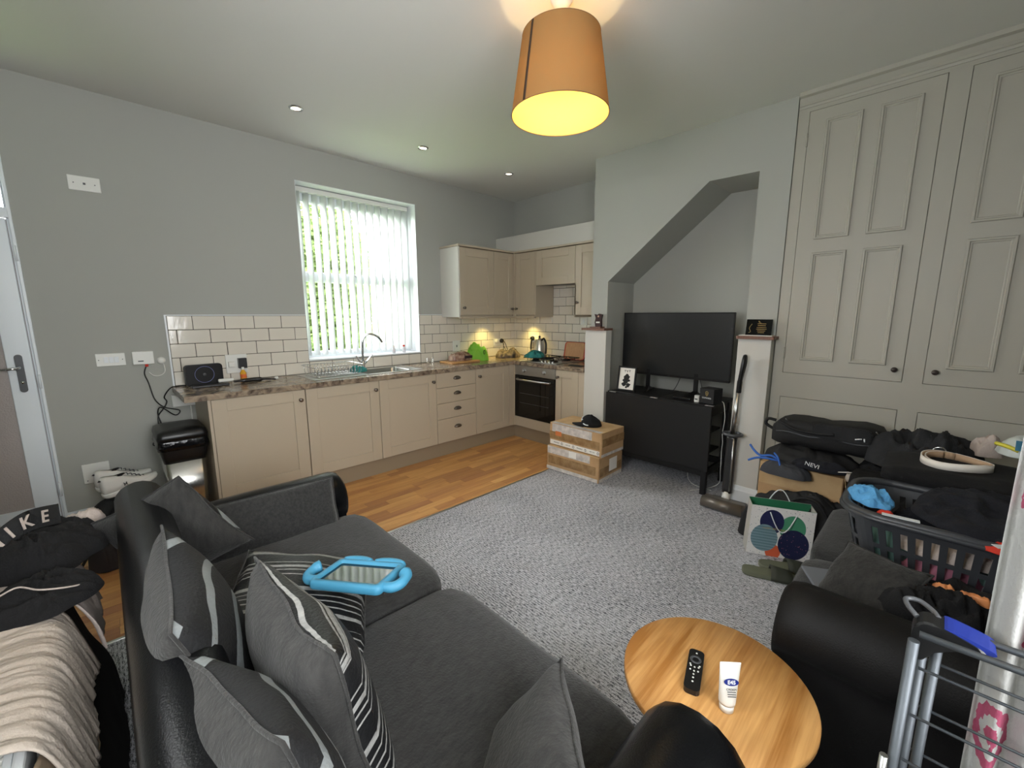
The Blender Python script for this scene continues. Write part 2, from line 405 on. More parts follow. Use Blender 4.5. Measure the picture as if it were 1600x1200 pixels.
def cushion(w_, h_, t_, M, seed=0, n=22, pinch=.07, wr=.006, uv=True):
    """square cushion in local XY, thickness along Z; material 0 on +Z side, 1 on -Z side"""
    bm = BM(); uvl = bm.loops.layers.uv.new('UVMap'); G = {}
    for s in (1, -1):
        for i in range(n + 1):
            for j in range(n + 1):
                u = 2 * i / n - 1; v = 2 * j / n - 1
                if s < 0 and (i in (0, n) or j in (0, n)): G[(s, i, j)] = G[(1, i, j)]; continue
                # edges bow in between the corners
                x = w_ / 2 * u * (1 - pinch * (1 - v * v) * abs(u) ** 2); y = h_ / 2 * v * (1 - pinch * (1 - u * u) * abs(v) ** 2)
                pz = (max(0, 1 - u ** 2) * max(0, 1 - v ** 2)) ** .42
                z = s * t_ / 2 * pz
                e = max(abs(u), abs(v)); k = wr * (.6 + .8 * e * e)
                z += k * N((u * 1.5, v * 1.5, s * pz), 1.0, seed) * 1.8
                ang = math.atan2(v, u); z += k * .8 * math.sin(ang * 9 + seed) * max(0, e - .45) * pz
                G[(s, i, j)] = bm.verts.new(M @ Vector((x, y, z)))
    for s in (1, -1):
        for i in range(n):
            for j in range(n):
                q = [(i, j), (i + 1, j), (i + 1, j + 1), (i, j + 1)]
                if s < 0: q = q[::-1]
                f = bm.faces.new([G[(s, a, b_)] for a, b_ in q]); f.smooth = True; f.material_index = 0 if s > 0 else 1
                for l, (a, b_) in zip(f.loops, q): l[uvl].uv = (a / n, b_ / n)
    return bm
def cush_edge(w_, h_, M, pinch=.07, r=.004, seed=0, wr=.006):
    pts = []
    n = 12
    for (a, b_) in (((-1, -1), (1, -1)), ((1, -1), (1, 1)), ((1, 1), (-1, 1)), ((-1, 1), (-1, -1))):
        for k in range(n):
            u = a[0] + (b_[0] - a[0]) * k / n; v = a[1] + (b_[1] - a[1]) * k / n
            x = w_ / 2 * u * (1 - pinch * (1 - v * v) * abs(u) ** 2); y = h_ / 2 * v * (1 - pinch * (1 - u * u) * abs(v) ** 2)
            z = wr * 1.4 * N((u * 1.5, v * 1.5, 0), 1.0, seed) * 1.8
            pts.append(M @ Vector((x, y, z)))
    bm = BM(); tube(bm, pts, r, 6, cyc=True); return bm

def heap(c, rx, ry, h, seed=0, n=40, amp=.35, rz=0, fs=3.2, flat=.6, skirt=.0):
    """a dropped garment: a domed patch with ridged folds and an uneven outline"""
    bm = BM(); G = []; R = Matrix.Rotation(rz, 3, 'Z')
    for i in range(n + 1):
        row = []
        for j in range(n + 1):
            u = 2 * i / n - 1; v = 2 * j / n - 1
            # square -> disc
            x = u * math.sqrt(max(0, 1 - v * v / 2)); y = v * math.sqrt(max(0, 1 - u * u / 2)); rr = math.hypot(x, y); a = math.atan2(y, x)
            out = 1 + .22 * N((math.cos(a) * 1.3, math.sin(a) * 1.3, 0), 1.2, seed)
            d = max(0, 1 - rr ** 3) ** flat
            d *= .62 + .38 * (1 + 1.6 * N((x * 1.1, y * 1.1, 0), 1, seed + 9)) if rr < 1 else 1
            p = Vector((x, y, 0)); q = p + .35 * Vector((N(p, 1.7, seed + 1), N(p, 1.7, seed + 2), 0))
            f = 1 - 2 * math.sqrt(N(q, fs * .75, seed + 3) ** 2 + .004); f2 = 1 - 2 * math.sqrt(N(q, fs * 1.6, seed + 4) ** 2 + .008)
            z = h * (d * (1 - amp) + amp * d ** .4 * (.65 * f + .35 * f2)) if rr < .999 else 0
            w_ = R @ Vector((x * rx * out, y * ry * out, 0))
            row.append(bm.verts.new((c[0] + w_.x, c[1] + w_.y, c[2] + max(z, 0) + .002)))
        G.append(row)
    for i in range(n):
        for j in range(n): bm.faces.new((G[i][j], G[i + 1][j], G[i + 1][j + 1], G[i][j + 1])).smooth = True
    # underside
    rim = [G[i][0] for i in range(n)] + [G[n][j] for j in range(n)] + [G[i][n] for i in range(n, 0, -1)] + [G[0][j] for j in range(n, 0, -1)]
    lo = [bm.verts.new((v.co.x, v.co.y, c[2])) for v in rim]; k = len(rim)
    for i in range(k):
        bm.faces.new((rim[i], lo[i], lo[(i + 1) % k], rim[(i + 1) % k]))
    bm.faces.new(lo)
    return bm
def drape(prof, y0, y1, seed=0, ny=26, amp=.012, hem=.05, th=.004, fs=9, axis='y', gather=0):
    """cloth hung over a bar: prof = polyline (x,z) across, extruded along y with folds and an uneven hem"""
    P = spline([(x, 0, z) for x, z in prof], 8); L = len(P); bm = BM()
    for s in (0, 1):
        G = []
        for j in range(ny + 1):
            t = j / ny; row = []
            for i, p in enumerate(P):
                e = i / (L - 1); y = y0 + (y1 - y0) * t
                d = amp * (N((e * 2.5, t * fs, 0), 1, seed) * 1.2 + N((e * 5, t * fs * 2.2, 3), 1, seed) * .6)
                tan = (P[min(i + 1, L - 1)] - P[max(i - 1, 0)]).normalized(); nrm = Vector((-tan.z, 0, tan.x))
                if nrm.z < 0 and abs(nrm.z) > .5: nrm = -nrm
                ends = (max(0, e - .75) / .25) ** 2 - (max(0, .25 - e) / .25) ** 2
                q = p + nrm * (d + amp * .5) + tan * hem * ends * N((t * 3, ends, 1), 1, seed + 5)
                y += .3 * amp * N((e * 4, t * 6, 9), 1, seed) + gather * (t - .5) * e
                row.append(bm.verts.new((q.x - nrm.x * th * s, y, q.z - nrm.z * th * s)))
            G.append(row)
        for j in range(ny):
            for i in range(L - 1): bm.faces.new((G[j][i], G[j + 1][i], G[j + 1][i + 1], G[j][i + 1])).smooth = True
        if s == 0: G0 = G
    b_ = [G0[0], G[0]], [G0[-1], G[-1]]
    for A, B in b_:
        for i in range(L - 1): bm.faces.new((A[i], A[i + 1], B[i + 1], B[i]))
    for k in (0, -1):
        for j in range(ny): bm.faces.new((G0[j][k], G0[j + 1][k], G[j + 1][k], G[j][k]))
    if axis == 'x':
        for v in bm.verts: v.co = Vector((v.co.y, v.co.x, v.co.z))
    return bm

# ================================================================ ROOM SHELL
D, XC, XB, H = 3.96, 3.43, 3.937, 2.834
FACE_Y, FACE_X = 3.38, 3.357            # cabinet fronts
# floor: oak strips in the kitchen strip, carpet beyond
bm = BM(); box(bm, -1.5, 4.2, -1.0, 4.3, -.10, -.0095); floor = struct('floor', bm, GROUT)
rng = random.Random(3); cnt = 0
def strips(x0, x1, y0, y1, wd=.0705):
    y = y1
    while y > y0 + .01:
        ya = max(y - wd, y0); x = x0 - rng.random() * .35
        while x < x1 - .02:
            L_ = rng.uniform(.24, .62); a, b_ = max(x, x0), min(x + L_, x1)
            if b_ - a > .02:
                bm = BM(); box(bm, a + .0006, b_ - .0006, ya + .0006, y - .0006, -.009, 0)
                part('floor_strip', bm, OAKF, floor)
            x += L_
        y = ya
strips(-.36, XC, 2.42, 3.44)
strips(-.36, .46, 3.44, D)
bm = BM(); box(bm, -.36, 4.0, -.95, 2.405, -.0095, .004)
single('carpet', 'fitted heathered grey ribbed carpet covering the lounge half of the floor', 'carpet', bm, CARPET)['kind'] = 'structure'
bm = BM(); prism(bm, [(2.400, 0), (2.404, .006), (2.416, .008), (2.428, .003), (2.430, 0)], 'x', -.36, XC - .09)
struct('trim_1', bm, STEEL)

# walls (each piece a slab with depth)
WX0, WX1, WZ0, WZ1 = 1.325, 2.487, 1.026, 2.556      # kitchen window opening
bm = BM()
box(bm, -.30, WX0, D, D + .30, 0, H); box(bm, WX1, XB + .2, D, D + .30, 0, H); box(bm, WX0, WX1, D, D + .30, 0, WZ0); box(bm, WX0, WX1, D, D + .30, WZ1, H)
box(bm, -1.5, -1.24, D, D + .30, 0, H); box(bm, -1.24, -.30, D, D + .30, 2.46, H)
struct('wall_back', bm, W_GREY)
bm = BM()   # reveal lining of the window, painted white
for a in ((WX0, WX0 + .004, D - .001, D + .2, WZ0, WZ1), (WX1 - .004, WX1, D - .001, D + .2, WZ0, WZ1), (WX0, WX1, D - .001, D + .2, WZ1 - .004, WZ1), (WX0 - .0, WX1, D - .012, D + .2, WZ0 - .004, WZ0 + .006)): box(bm, *a)
struct('trim_2', bm, WHITE)
bm = BM(); box(bm, XB, XB + .2, 2.2, D, 0, H); struct('wall_right', bm, W_GREY)
# chimney-breast style wall with the under-stair alcove
ay0, ay1, ax = 1.012, 2.212, 3.90
bm = BM()
poly = [(.815, 0), (ay0, 0), (ay0, 2.422), (1.352, 2.427), (ay1, 1.733), (ay1, 0), (2.388, 0), (2.388, H), (.815, H)]
prism(bm, poly, 'x', XC, ax)
box(bm, ax, ax + .15, .7, 2.388, 0, H)
struct('wall_alcove', bm, W_GREY)
# boxed piers below the little wooden ledges
for (a, b_, x0) in ((2.160, 2.392, 3.345), (.815, 1.030, 3.345)):
    bm = BM(); box(bm, x0, XC + .01, a, b_, 0, 1.285, .002); struct('trim_3', bm, W_CREAM)
bm = BM(); prism(bm, rrect(3.385, 2.288, .15, .262, .01, 2), 'z', 1.285, 1.305); struct('trim_4', bm, DKWOOD)
bm = BM(); prism(bm, rrect(3.385, .915, .15, .245, .01, 2), 'z', 1.257, 1.279); struct('trim_4', bm, DKWOOD)
# cupboard wall carcass and the rest of the shell
bm = BM(); box(bm, XC + .02, XC + .22, -1.0, .815, 0, H); struct('wall_cupboard', bm, CUPB)
bm = BM(); box(bm, -1.5, XB + .2, -1.0, D + .3, H, H + .12); struct('ceiling', bm, W_CEIL)
bm = BM()   # left wall: a window above the radiator, stops at y 2.1 where the room opens towards the door
sx0, sx1 = -.52, -.36
for a in ((sx0, sx1, -1.0, .30, 0, H), (sx0, sx1, 1.3, 2.1, 0, H), (sx0, sx1, .30, 1.3, 0, 1.1), (sx0, sx1, .30, 1.3, 2.2, H)): box(bm, *a)
struct('wall_left', bm, W_GREY)
bm = BM(); box(bm, -1.5, -.52, 1.95, 2.1, 0, H); box(bm, -1.6, -1.5, 1.95, D + .3, 0, H); struct('wall_passage', bm, W_GREY)
bm = BM()
for a in ((-.52, -.80, 0, 0),): pass
for a in ((-.85, -.80, -1.05, -.90, 0, H), (.95, 1.05, -1.05, -.90, 0, H), (-.80, .95, -1.05, -.90, 0, .95), (-.80, .95, -1.05, -.90, 2.5, H), (1.05, 3.65, -1.05, -.90, 0, H)):
    box(bm, min(a[0], a[1]), max(a[0], a[1]), *a[2:])
struct('wall_front', bm, W_GREY)
bm = BM(); box(bm, 1.05, 1.105, -.90, -.19, 0, H); struct('wall_nib', bm, mat('nib_wall_paper', '#8a8172', .9, bump=(120, .4)))
# skirtings
def skirt(name, poly, *a):
    bm = BM(); prism(bm, poly, *a); return struct(name, bm, WHITE)
bm = BM(); prism(bm, [(D - .018, 0), (D, 0), (D, .125), (D - .006, .125), (D - .010, .105), (D - .018, .098)], 'x', -.296, .46); struct('baseboard_back', bm, WHITE)
bm = BM(); prism(bm, [(3.325, 0), (3.345, 0), (3.345, .145), (3.340, .145), (3.333, .12), (3.325, .11)], 'y', .80, 1.045); box(bm, 3.325, 3.44, .797, .815, 0, .13); struct('baseboard_right', bm, WHITE)

# ---------------- kitchen window
win = BM()
fy0, fy1 = D + .20, D + .26
for a in ((WX0, WX0 + .055, fy0, fy1, WZ0, WZ1), (WX1 - .055, WX1, fy0, fy1, WZ0, WZ1), (WX0 + .055, WX1 - .055, fy0, fy1, WZ0, WZ0 + .06), (WX0 + .055, WX1 - .055, fy0, fy1, WZ1 - .12, WZ1), (WX0 + .055, WX1 - .055, fy0 - .01, fy1, 1.735, 1.825)): box(win, *a, bev=.004)
win1 = struct('window_1', win, UPVC)
for (a, b_) in ((WZ0 + .06, 1.735), (1.825, WZ1 - .12)):
    bm = BM(); box(bm, WX0 + .055, WX1 - .055, D + .226, D + .230, a, b_); part('pane', bm, PANE, win1)
bm = BM(); box(bm, 1.87, 1.94, fy0 - .022, fy0 - .008, 1.80, 1.822, .003); part('sash_catch', bm, CHROME, win1)
# side window and bay window (behind the camera)
def other_window(name, fn, z0, z1, u0, u1):
    bm = BM()
    for (a, b_, c_, d_) in ((u0, u0 + .06, z0, z1), (u1 - .06, u1, z0, z1), (u0 + .06, u1 - .06, z0, z0 + .06), (u0 + .06, u1 - .06, z1 - .06, z1), ((u0 + u1) / 2 - .03, (u0 + u1) / 2 + .03, z0 + .06, z1 - .06)):
        box(bm, *fn(a, b_, .0, .05), c_, d_)
    o = struct(name, bm, UPVC); bm = BM(); box(bm, *fn(u0 + .06, (u0 + u1) / 2 - .03, .02, .024), z0 + .06, z1 - .06); part('pane', bm, PANE, o)
    bm = BM(); box(bm, *fn((u0 + u1) / 2 + .03, u1 - .06, .02, .024), z0 + .06, z1 - .06); part('pane', bm, PANE, o)
other_window('window_2', lambda a, b_, c_, d_: (-.48 + c_, -.48 + d_, a, b_), 1.1, 2.2, .30, 1.3)
other_window('window_3', lambda a, b_, c_, d_: (a, b_, -1.0 + c_, -1.0 + d_), .95, 2.5, -.80, .95)

# vertical blind in the kitchen window
vb = thing('vertical_blind', 'white vertical blind of cloth slats hanging in the kitchen window', 'blind', (1.905, D + .15, WZ0 + .02))
bm = BM(); box(bm, WX0 + .02, WX1 - .012, D + .13, D + .172, WZ1 - .05, WZ1 - .008, .004); part('head_rail', bm, PLAST, vb)
ns = 15; a_ = math.radians(104)
for k in range(ns):
    x = WX0 + .055 + (WX1 - WX0 - .10) * k / (ns - 1); aa = a_ + rng.uniform(-.05, .05) + (.16 if k > 10 else 0)
    bm = BM(); dx, dy = math.cos(aa) * .0445, math.sin(aa) * .0445; nx, ny_ = -math.sin(aa), math.cos(aa)
    rings = []
    for z in (WZ1 - .052, 2.2, 1.8, 1.4, WZ0 + .03):
        sw = rng.uniform(-.004, .004) if z < 2.4 else 0; c_ = [Vector((x + dx * s + nx * (.004 * (1 - s * s) + sw), D + .15 + dy * s + ny_ * (.004 * (1 - s * s) + sw), z)) for s in (-1, -.5, 0, .5, 1)]
        o2 = [p + Vector((nx, ny_, 0)) * .0006 for p in c_][::-1]; rings.append(c_ + o2)
    loft(bm, rings); part('slat', bm, BLIND, vb)
bm = BM(); tube(bm, [(WX0 + .03, D + .125, WZ1 - .06), (WX0 + .032, D + .122, 1.8), (WX0 + .03, D + .125, 1.25)], .0016, 5); part('cord', bm, PLAST, vb)

# ---------------- door on the far left
door = BM()
box(door, -1.24, -.315, D + .03, D + .085, 0, 2.0)
door_1 = struct('door_1', door, mat('door_panel', '#a89f9a', .45, bump=(120, .3)))
bm = BM()
box(bm, -.425, -.318, D + .012, D + .03, 0, 2.0, .003); box(bm, -1.24, -1.13, D + .012, D + .03, 0, 2.0, .003)
part('stile', bm, UPVC, door_1)
bm = BM(); box(bm, -1.13, -.425, D + .014, D + .03, 1.90, 2.0); box(bm, -1.13, -.425, D + .014, D + .03, 0, .2); part('rail', bm, UPVC, door_1)
h = BM(); prism(h, rrect(-.372, 1.075, .034, .235, .016), 'y', D + .002, D + .012); hp = part('handle_plate', h, GREYP, door_1)
h = BM(); tube(h, [(-.372, D + .003, 1.115), (-.372, D - .045, 1.115), (-.380, D - .054, 1.113), (-.445, D - .056, 1.108)], [.009, .009, .009, .007], 10); part('handle', h, CHROME, hp)
h = BM(); lathe(h, [(0, D - .004), (.009, D - .004), (.009, D + .003)], (-.372, 0, 1.02), 14, 'y'); part('lock_cylinder', h, CHROME, hp)
bm = BM()
box(bm, -.303, -.288, D - .012, D + .06, 0, 2.46, .002); box(bm, -.316, -.2995, D + .03, D + .20, 0, 2.46); box(bm, -1.255, -1.24, D - .012, D + .06, 0, 2.46); box(bm, -1.24, -.303, D - .010, D + .06, 2.005, 2.06); box(bm, -1.24, -.303, D - .010, D + .06, 2.42, 2.46)
fr = struct('trim_5', bm, UPVC)
bm = BM(); box(bm, -1.24, -.303, D + .03, D + .036, 2.06, 2.42); struct('window_4', bm, PANE)
for z in (1.02, .30, 1.8):
    bm = BM(); tube(bm, [(-.300, D - .016, z - .045), (-.300, D - .016, z + .045)], .007, 10); part('hinge', bm, UPVC, fr)

# ---------------- cupboard wall joinery
cf = BM()
box(cf, XC, XC + .02, .748, .806, 0, H - .06); box(cf, XC, XC + .02, .036, .124, 0, H - .06); box(cf, XC, XC + .02, -.66, -.578, 0, H)
box(cf, XC, XC + .02, .124, .748, 2.718, H - .06); box(cf, XC, XC + .02, -.578, .036, 2.718, H - .06); box(cf, XC, XC + .02, .124, .748, .856, 1.026); box(cf, XC, XC + .02, -.578, .036, .856, 1.026)
box(cf, XC, XC + .02, .124, .748, 0, .10); box(cf, XC, XC + .02, -.578, .036, 0, .10); box(cf, XC, XC + .02, -.95, -.66, 0, H)
face = struct('trim_6', cf, CUPB)
bm = BM(); prism(bm, [(XC + .02, H - .092), (XC - .006, H - .092), (XC - .010, H - .080), (XC - .006, H - .072), (XC - .014, H - .060), (XC - .016, H - .030), (XC - .034, H - .022), (XC - .038, H), (XC + .02, H)], 'y', -.9, .806)
for v in bm.verts: pass
part('cornice', bm, CUPB, face)
def cup_door(y0, y1, z0, z1, panels, knob_y, hinge_y, label, beads=True):
    t = struct('door_2', *[(lambda bm: (box(bm, XC - .002, XC + .016, y0 + .003, y1 - .003, z0 + .003, z1 - .003), bm)[1])(BM()), CUPB])
    for (a, b_, c_, d_) in panels:
        bm = BM(); k = [(0, .004), (.004, .010), (.012, .010), (.016, .004), (.022, .004), (.026, .0)]
        rings = []
        for off, hh in k:
            x = XC - .002 - hh; rings.append([Vector((x, a + off, c_ + off)), Vector((x, b_ - off, c_ + off)), Vector((x, b_ - off, d_ - off)), Vector((x, a + off, d_ - off))])
        loft(bm, rings, caps=False, smooth=False); bm2 = bm
        part('panel_moulding', bm2, CUPB, t)
    if knob_y is not None:
        bm = BM(); lathe(bm, [(.006, XC - .003), (.006, XC - .018), (.013, XC - .022), (.016, XC - .030), (.013, XC - .037), (.0, XC - .039)], (0, knob_y, z0 + .075), 16, 'x'); part('knob', bm, BLACKP if 0 else mat('dark_brown_knob', '#3a3230', .3), t)
    for hz in (z0 + .14, z1 - .17):
        bm = BM(); box(bm, XC - .006, XC + .002, hinge_y - .006, hinge_y + .006, hz - .04, hz + .04, .002); tube(bm, [(XC - .006, hinge_y, hz - .04), (XC - .006, hinge_y, hz + .04)], .005, 8); part('hinge', bm, CUPB, t)
    return t
def pan(y0, y1): return [(y0, y1, 1.917, 2.645), (y0, y1, 1.122, 1.834)]
cup_door(.124, .748, 1.026, 2.718, pan(.470, .654) + pan(.208, .390), .165, .748, '')
cup_door(-.578, .036, 1.026, 2.718, pan(-.232, -.048) + pan(-.50, -.316), -.010, -.578, '')
cup_door(.124, .748, .10, .856, [], None, .748, '')
cup_door(-.578, .036, .10, .856, [], None, -.578, '')

# ================================================================ KITCHEN
def shaker(bm_, u0, u1, z0, z1, fw, plane, at, t=.019, rec=.009):
    """a framed (shaker) door in plane 'y' (faces -y) or 'x' (faces -x)"""
    def B(a, b_, c_, d_, d0, d1, bev=0):
        if plane == 'y': box(bm_, a, b_, at + d0, at + d1, c_, d_, bev)
        else: box(bm_, at + d0, at + d1, a, b_, c_, d_, bev)
    B(u0 + fw, u1 - fw, z0 + fw, z1 - fw, rec, t)
    B(u0, u0 + fw, z0, z1, 0, t, .0012); B(u1 - fw, u1, z0, z1, 0, t, .0012); B(u0 + fw, u1 - fw, z0, z0 + fw, 0, t, .0012); B(u0 + fw, u1 - fw, z1 - fw, z1, 0, t, .0012)
def knob(parent, u, z, plane, at):
    bm = BM(); pr = [(.006, at), (.006, at - .014), (.014, at - .020), (.016, at - .026), (.012, at - .031), (0, at - .033)]
    c = (u, 0, z) if plane == 'y' else (0, u, z); lathe(bm, pr, c, 16, plane); lathe(bm, [(.012, at), (.012, at - .003), (0, at - .003)], c, 14, plane); part('knob', bm, PEWTER, parent)
def unit(name, label, u0, u1, z0, z1, plane, back, face, cat='cupboard', group=None, side=None):
    mid = (u0 + u1) / 2; loc = (mid, face + .1, z0) if plane == 'y' else (face + .1, mid, z0)
    t = thing(name, label, cat, loc, group=group); bm = BM()
    if plane == 'y': box(bm, u0, u1, face + .021, back, z0, z1)
    else: box(bm, face + .021, back, u0, u1, z0, z1)
    part('body', bm, KITP if side is None else side, t); return t
def door_on(t, u0, u1, z0, z1, plane, at, kn=None, fw=.085, name='door'):
    bm = BM(); shaker(bm, u0 + .0015, u1 - .0015, z0, z1, fw, plane, at); d = part(name, bm, KIT, t)
    if kn: knob(d, kn[0], kn[1], plane, at)
    return d
bz0, bz1 = .155, .865
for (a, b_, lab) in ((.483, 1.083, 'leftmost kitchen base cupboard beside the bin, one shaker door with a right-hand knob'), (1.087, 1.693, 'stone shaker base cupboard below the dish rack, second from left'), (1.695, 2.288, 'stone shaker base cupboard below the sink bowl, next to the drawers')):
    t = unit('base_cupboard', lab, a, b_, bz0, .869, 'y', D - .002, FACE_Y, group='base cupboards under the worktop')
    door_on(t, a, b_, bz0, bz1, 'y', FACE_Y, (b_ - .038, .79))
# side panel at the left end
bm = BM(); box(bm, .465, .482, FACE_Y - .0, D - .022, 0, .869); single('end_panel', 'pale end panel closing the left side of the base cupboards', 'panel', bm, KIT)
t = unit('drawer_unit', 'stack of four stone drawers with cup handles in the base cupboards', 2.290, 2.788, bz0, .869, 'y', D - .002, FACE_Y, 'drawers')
for (a, b_) in ((.718, .865), (.560, .715), (.400, .557), (.155, .397)):
    bm = BM(); box(bm, 2.2915, 2.7865, FACE_Y, FACE_Y + .019, a, b_, .002); d = part('drawer', bm, KIT, t)
    zc = (a + b_) / 2 + .005 if b_ - a < .2 else (a + b_) / 2 + .02; bm = BM()
    rings = []
    for r_, dd in ((1, 0), (.97, .008), (.80, .017), (.45, .022), (.1, .023)):
        rings.append([Vector((2.54 + .046 * r_ * math.cos(s), FACE_Y - dd, zc + (.026 if math.sin(s) > 0 else .012) * r_ * math.sin(s))) for s in [2 * PI * k / 20 for k in range(20)]])
    loft(bm, rings); part('cup_handle', bm, PEWTER, d)
t = unit('base_cupboard', 'narrower stone shaker base cupboard in the corner, knob at its top left', 2.790, 3.275, bz0, .869, 'y', D - .002, FACE_Y, group='base cupboards under the worktop')
door_on(t, 2.790, 3.275, bz0, bz1, 'y', FACE_Y, (2.832, .785))
bm = BM(); box(bm, 3.277, FACE_X + .02, FACE_Y, FACE_Y + .02, bz0, .869); box(bm, FACE_X, FACE_X + .02, 3.365, FACE_Y, bz0, .869); single('corner_post', 'plain stone corner post between the base cupboards and the oven', 'panel', bm, KIT)
t = unit('base_cupboard', 'narrow pale base cupboard squeezed between the oven and the white pier', 2.470, 2.762, bz0, .869, 'x', XB - .002, FACE_X, group='base cupboards under the worktop')
door_on(t, 2.470, 2.762, bz0, bz1, 'x', FACE_X, (2.725, .79), fw=.075)
bm = BM(); box(bm, FACE_X, FACE_X + .02, 2.394, 2.468, 0, .869); single('end_panel', 'pale filler strip between the narrow base cupboard and the white pier', 'panel', bm, KIT)
# plinths
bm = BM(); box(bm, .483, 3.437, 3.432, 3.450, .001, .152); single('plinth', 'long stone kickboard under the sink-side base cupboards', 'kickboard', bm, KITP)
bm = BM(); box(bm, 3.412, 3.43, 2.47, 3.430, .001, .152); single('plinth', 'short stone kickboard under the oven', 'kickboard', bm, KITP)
# oven
ov = thing('oven', 'built-in single oven with steel control panel and black glass door', 'oven', (3.5, 3.065, .158))
bm = BM(); box(bm, FACE_X + .022, XB - .05, 2.768, 3.36, .158, .866); part('body', bm, BLACKM, ov)
bm = BM(); box(bm, FACE_X + .001, FACE_X + .021, 2.766, 3.362, .158, .268, .002); part('lower_panel', bm, KIT, ov)
bm = BM(); box(bm, FACE_X - .004, FACE_X + .02, 2.768, 3.360, .758, .866, .002); cp = part('control_panel', bm, STEEL, ov)
for y in (2.92, 3.215):
    bm = BM(); lathe(bm, [(.021, FACE_X - .004), (.021, FACE_X - .010), (.018, FACE_X - .030), (.016, FACE_X - .034), (0, FACE_X - .034)], (0, y, .812), 20, 'x'); box(bm, FACE_X - .038, FACE_X - .012, y - .004, y + .004, .796, .828, .001); part('knob', bm, STEEL, cp)
bm = BM(); box(bm, FACE_X - .006, FACE_X + .02, 2.768, 3.360, .272, .754, .003); od = part('door', bm, BLACKG, ov)
bm = BM(); box(bm, FACE_X - .0075, FACE_X - .006, 2.84, 3.29, .34, .66); part('door_glass', bm, mat('oven_window', '#15130f', .05), od)
for z in (.44, .55):
    bm = BM(); box(bm, FACE_X - .0083, FACE_X - .0076, 2.85, 3.28, z, z + .004); part('shelf_line', bm, GREYP, od)
bm = BM(); tube(bm, spline([(FACE_X - .006, 3.30, .712), (FACE_X - .040, 3.285, .712), (FACE_X - .048, 3.06, .712), (FACE_X - .040, 2.845, .712), (FACE_X - .006, 2.83, .712)], 5), .011, 10); part('handle', bm, STEEL, od)

# worktop with sink cut-out
SX0, SX1, SY0, SY1 = 1.66, 2.10, 3.51, 3.83
bm = BM()
for a in ((.342, SX0, 3.360, D - .012), (SX1, 3.937 - .012, 3.360, D - .012), (SX0, SX1, 3.360, SY0), (SX0, SX1, SY1, D - .012), (3.340, XB - .012, 2.396, 3.360)): box(bm, a[0], a[1], a[2], a[3], .870, .910)
single('worktop', 'L-shaped brown marbled laminate worktop over the base cupboards', 'worktop', bm, WORK)
# sink
sk = thing('kitchen_sink', 'stainless steel sink with a ribbed drainer on its left', 'sink', (1.7, 3.67, .911))
bm = BM()
sx, ex, sy, ey = 1.19, 2.215, 3.475, 3.955 - .05
for a in ((sx, SX0, sy, ey), (SX1, ex, sy, ey), (SX0, SX1, sy, SY0), (SX0, SX1, SY1, ey)): box(bm, a[0], a[1], a[2], a[3], .9105, .9135)
part('rim', bm, STEEL, sk)
for k in range(9):
    bm = BM(); y = 3.53 + k * .035; box(bm, 1.24, 1.60, y, y + .010, .9135, .9165, .001); part('drainer_rib', bm, STEEL, sk)
bm = BM(); rings = []
for (ins, z) in ((0, .9125), (.004, .905), (.012, .80), (.03, .775), (.15, .770)):
    rings.append([Vector((x, y, z)) for x, y in rrect((SX0 + SX1) / 2, (SY0 + SY1) / 2, SX1 - SX0 - ins * 2, SY1 - SY0 - ins * 1.9, .05 if ins < .1 else .004, 4)])
loft(bm, rings[::-1], caps=False); bm.faces.new([v for v in bm.verts][:24]) if False else None; part('bowl', bm, STEEL, sk)
bm = BM(); lathe(bm, [(.0, .7715), (.035, .7715), (.042, .773)], (1.88, 3.67, 0), 20); part('waste', bm, CHROME, sk)
tp = thing('kitchen_tap', 'tall chrome swan-neck mixer tap with two levers behind the sink', 'tap', (1.785, 3.865, .9135))
bm = BM(); lathe(bm, [(.0, .0), (.028, .0), (.028, .008), (.022, .012), (.020, .075), (.014, .085)], (1.785, 3.865, .9135), 20); part('body', bm, CHROME, tp)
bm = BM(); tube(bm, spline([(1.785, 3.865, .995), (1.787, 3.865, 1.10), (1.795, 3.862, 1.195), (1.835, 3.850, 1.245), (1.885, 3.835, 1.245), (1.935, 3.818, 1.215), (1.965, 3.808, 1.165)], 6), .0115, 12); part('spout', bm, CHROME, tp)
for s in (-1, 1):
    bm = BM(); tube(bm, [(1.785 + .012 * s, 3.86, .965), (1.785 + .040 * s, 3.85, .995), (1.785 + .075 * s, 3.835, 1.045), (1.785 + .088 * s, 3.83, 1.05)], [.011, .009, .006, .005], 8); part('lever', bm, CHROME, tp)
# dish rack
dr = thing('dish_rack', 'wire dish rack standing on the sink drainer', 'dish rack', (1.42, 3.66, .9165))
bm = BM()
for z, g_ in ((.925, .03), (1.005, 0)):
    tube(bm, [Vector((x, y, z)) for x, y in rrect(1.42, 3.67, .43 - 2 * g_, .31 - 2 * g_, .03, 3)], .003, 6, cyc=True)
part('rim_wire', bm, CHROME, dr)
for k in range(14):
    x = 1.235 + k * .0285; bm = BM(); tube(bm, spline([(x, 3.515, 1.005), (x, 3.55, .926), (x, 3.79, .926), (x, 3.825, 1.005)], 3), .002, 5); part('wire', bm, CHROME, dr)
for k in range(13):
    x = 1.25 + k * .0285; bm = BM(); tube(bm, spline([(x, 3.60, .926), (x, 3.615, .985), (x, 3.635, .926)], 3), .002, 5); part('plate_prong', bm, CHROME, dr)
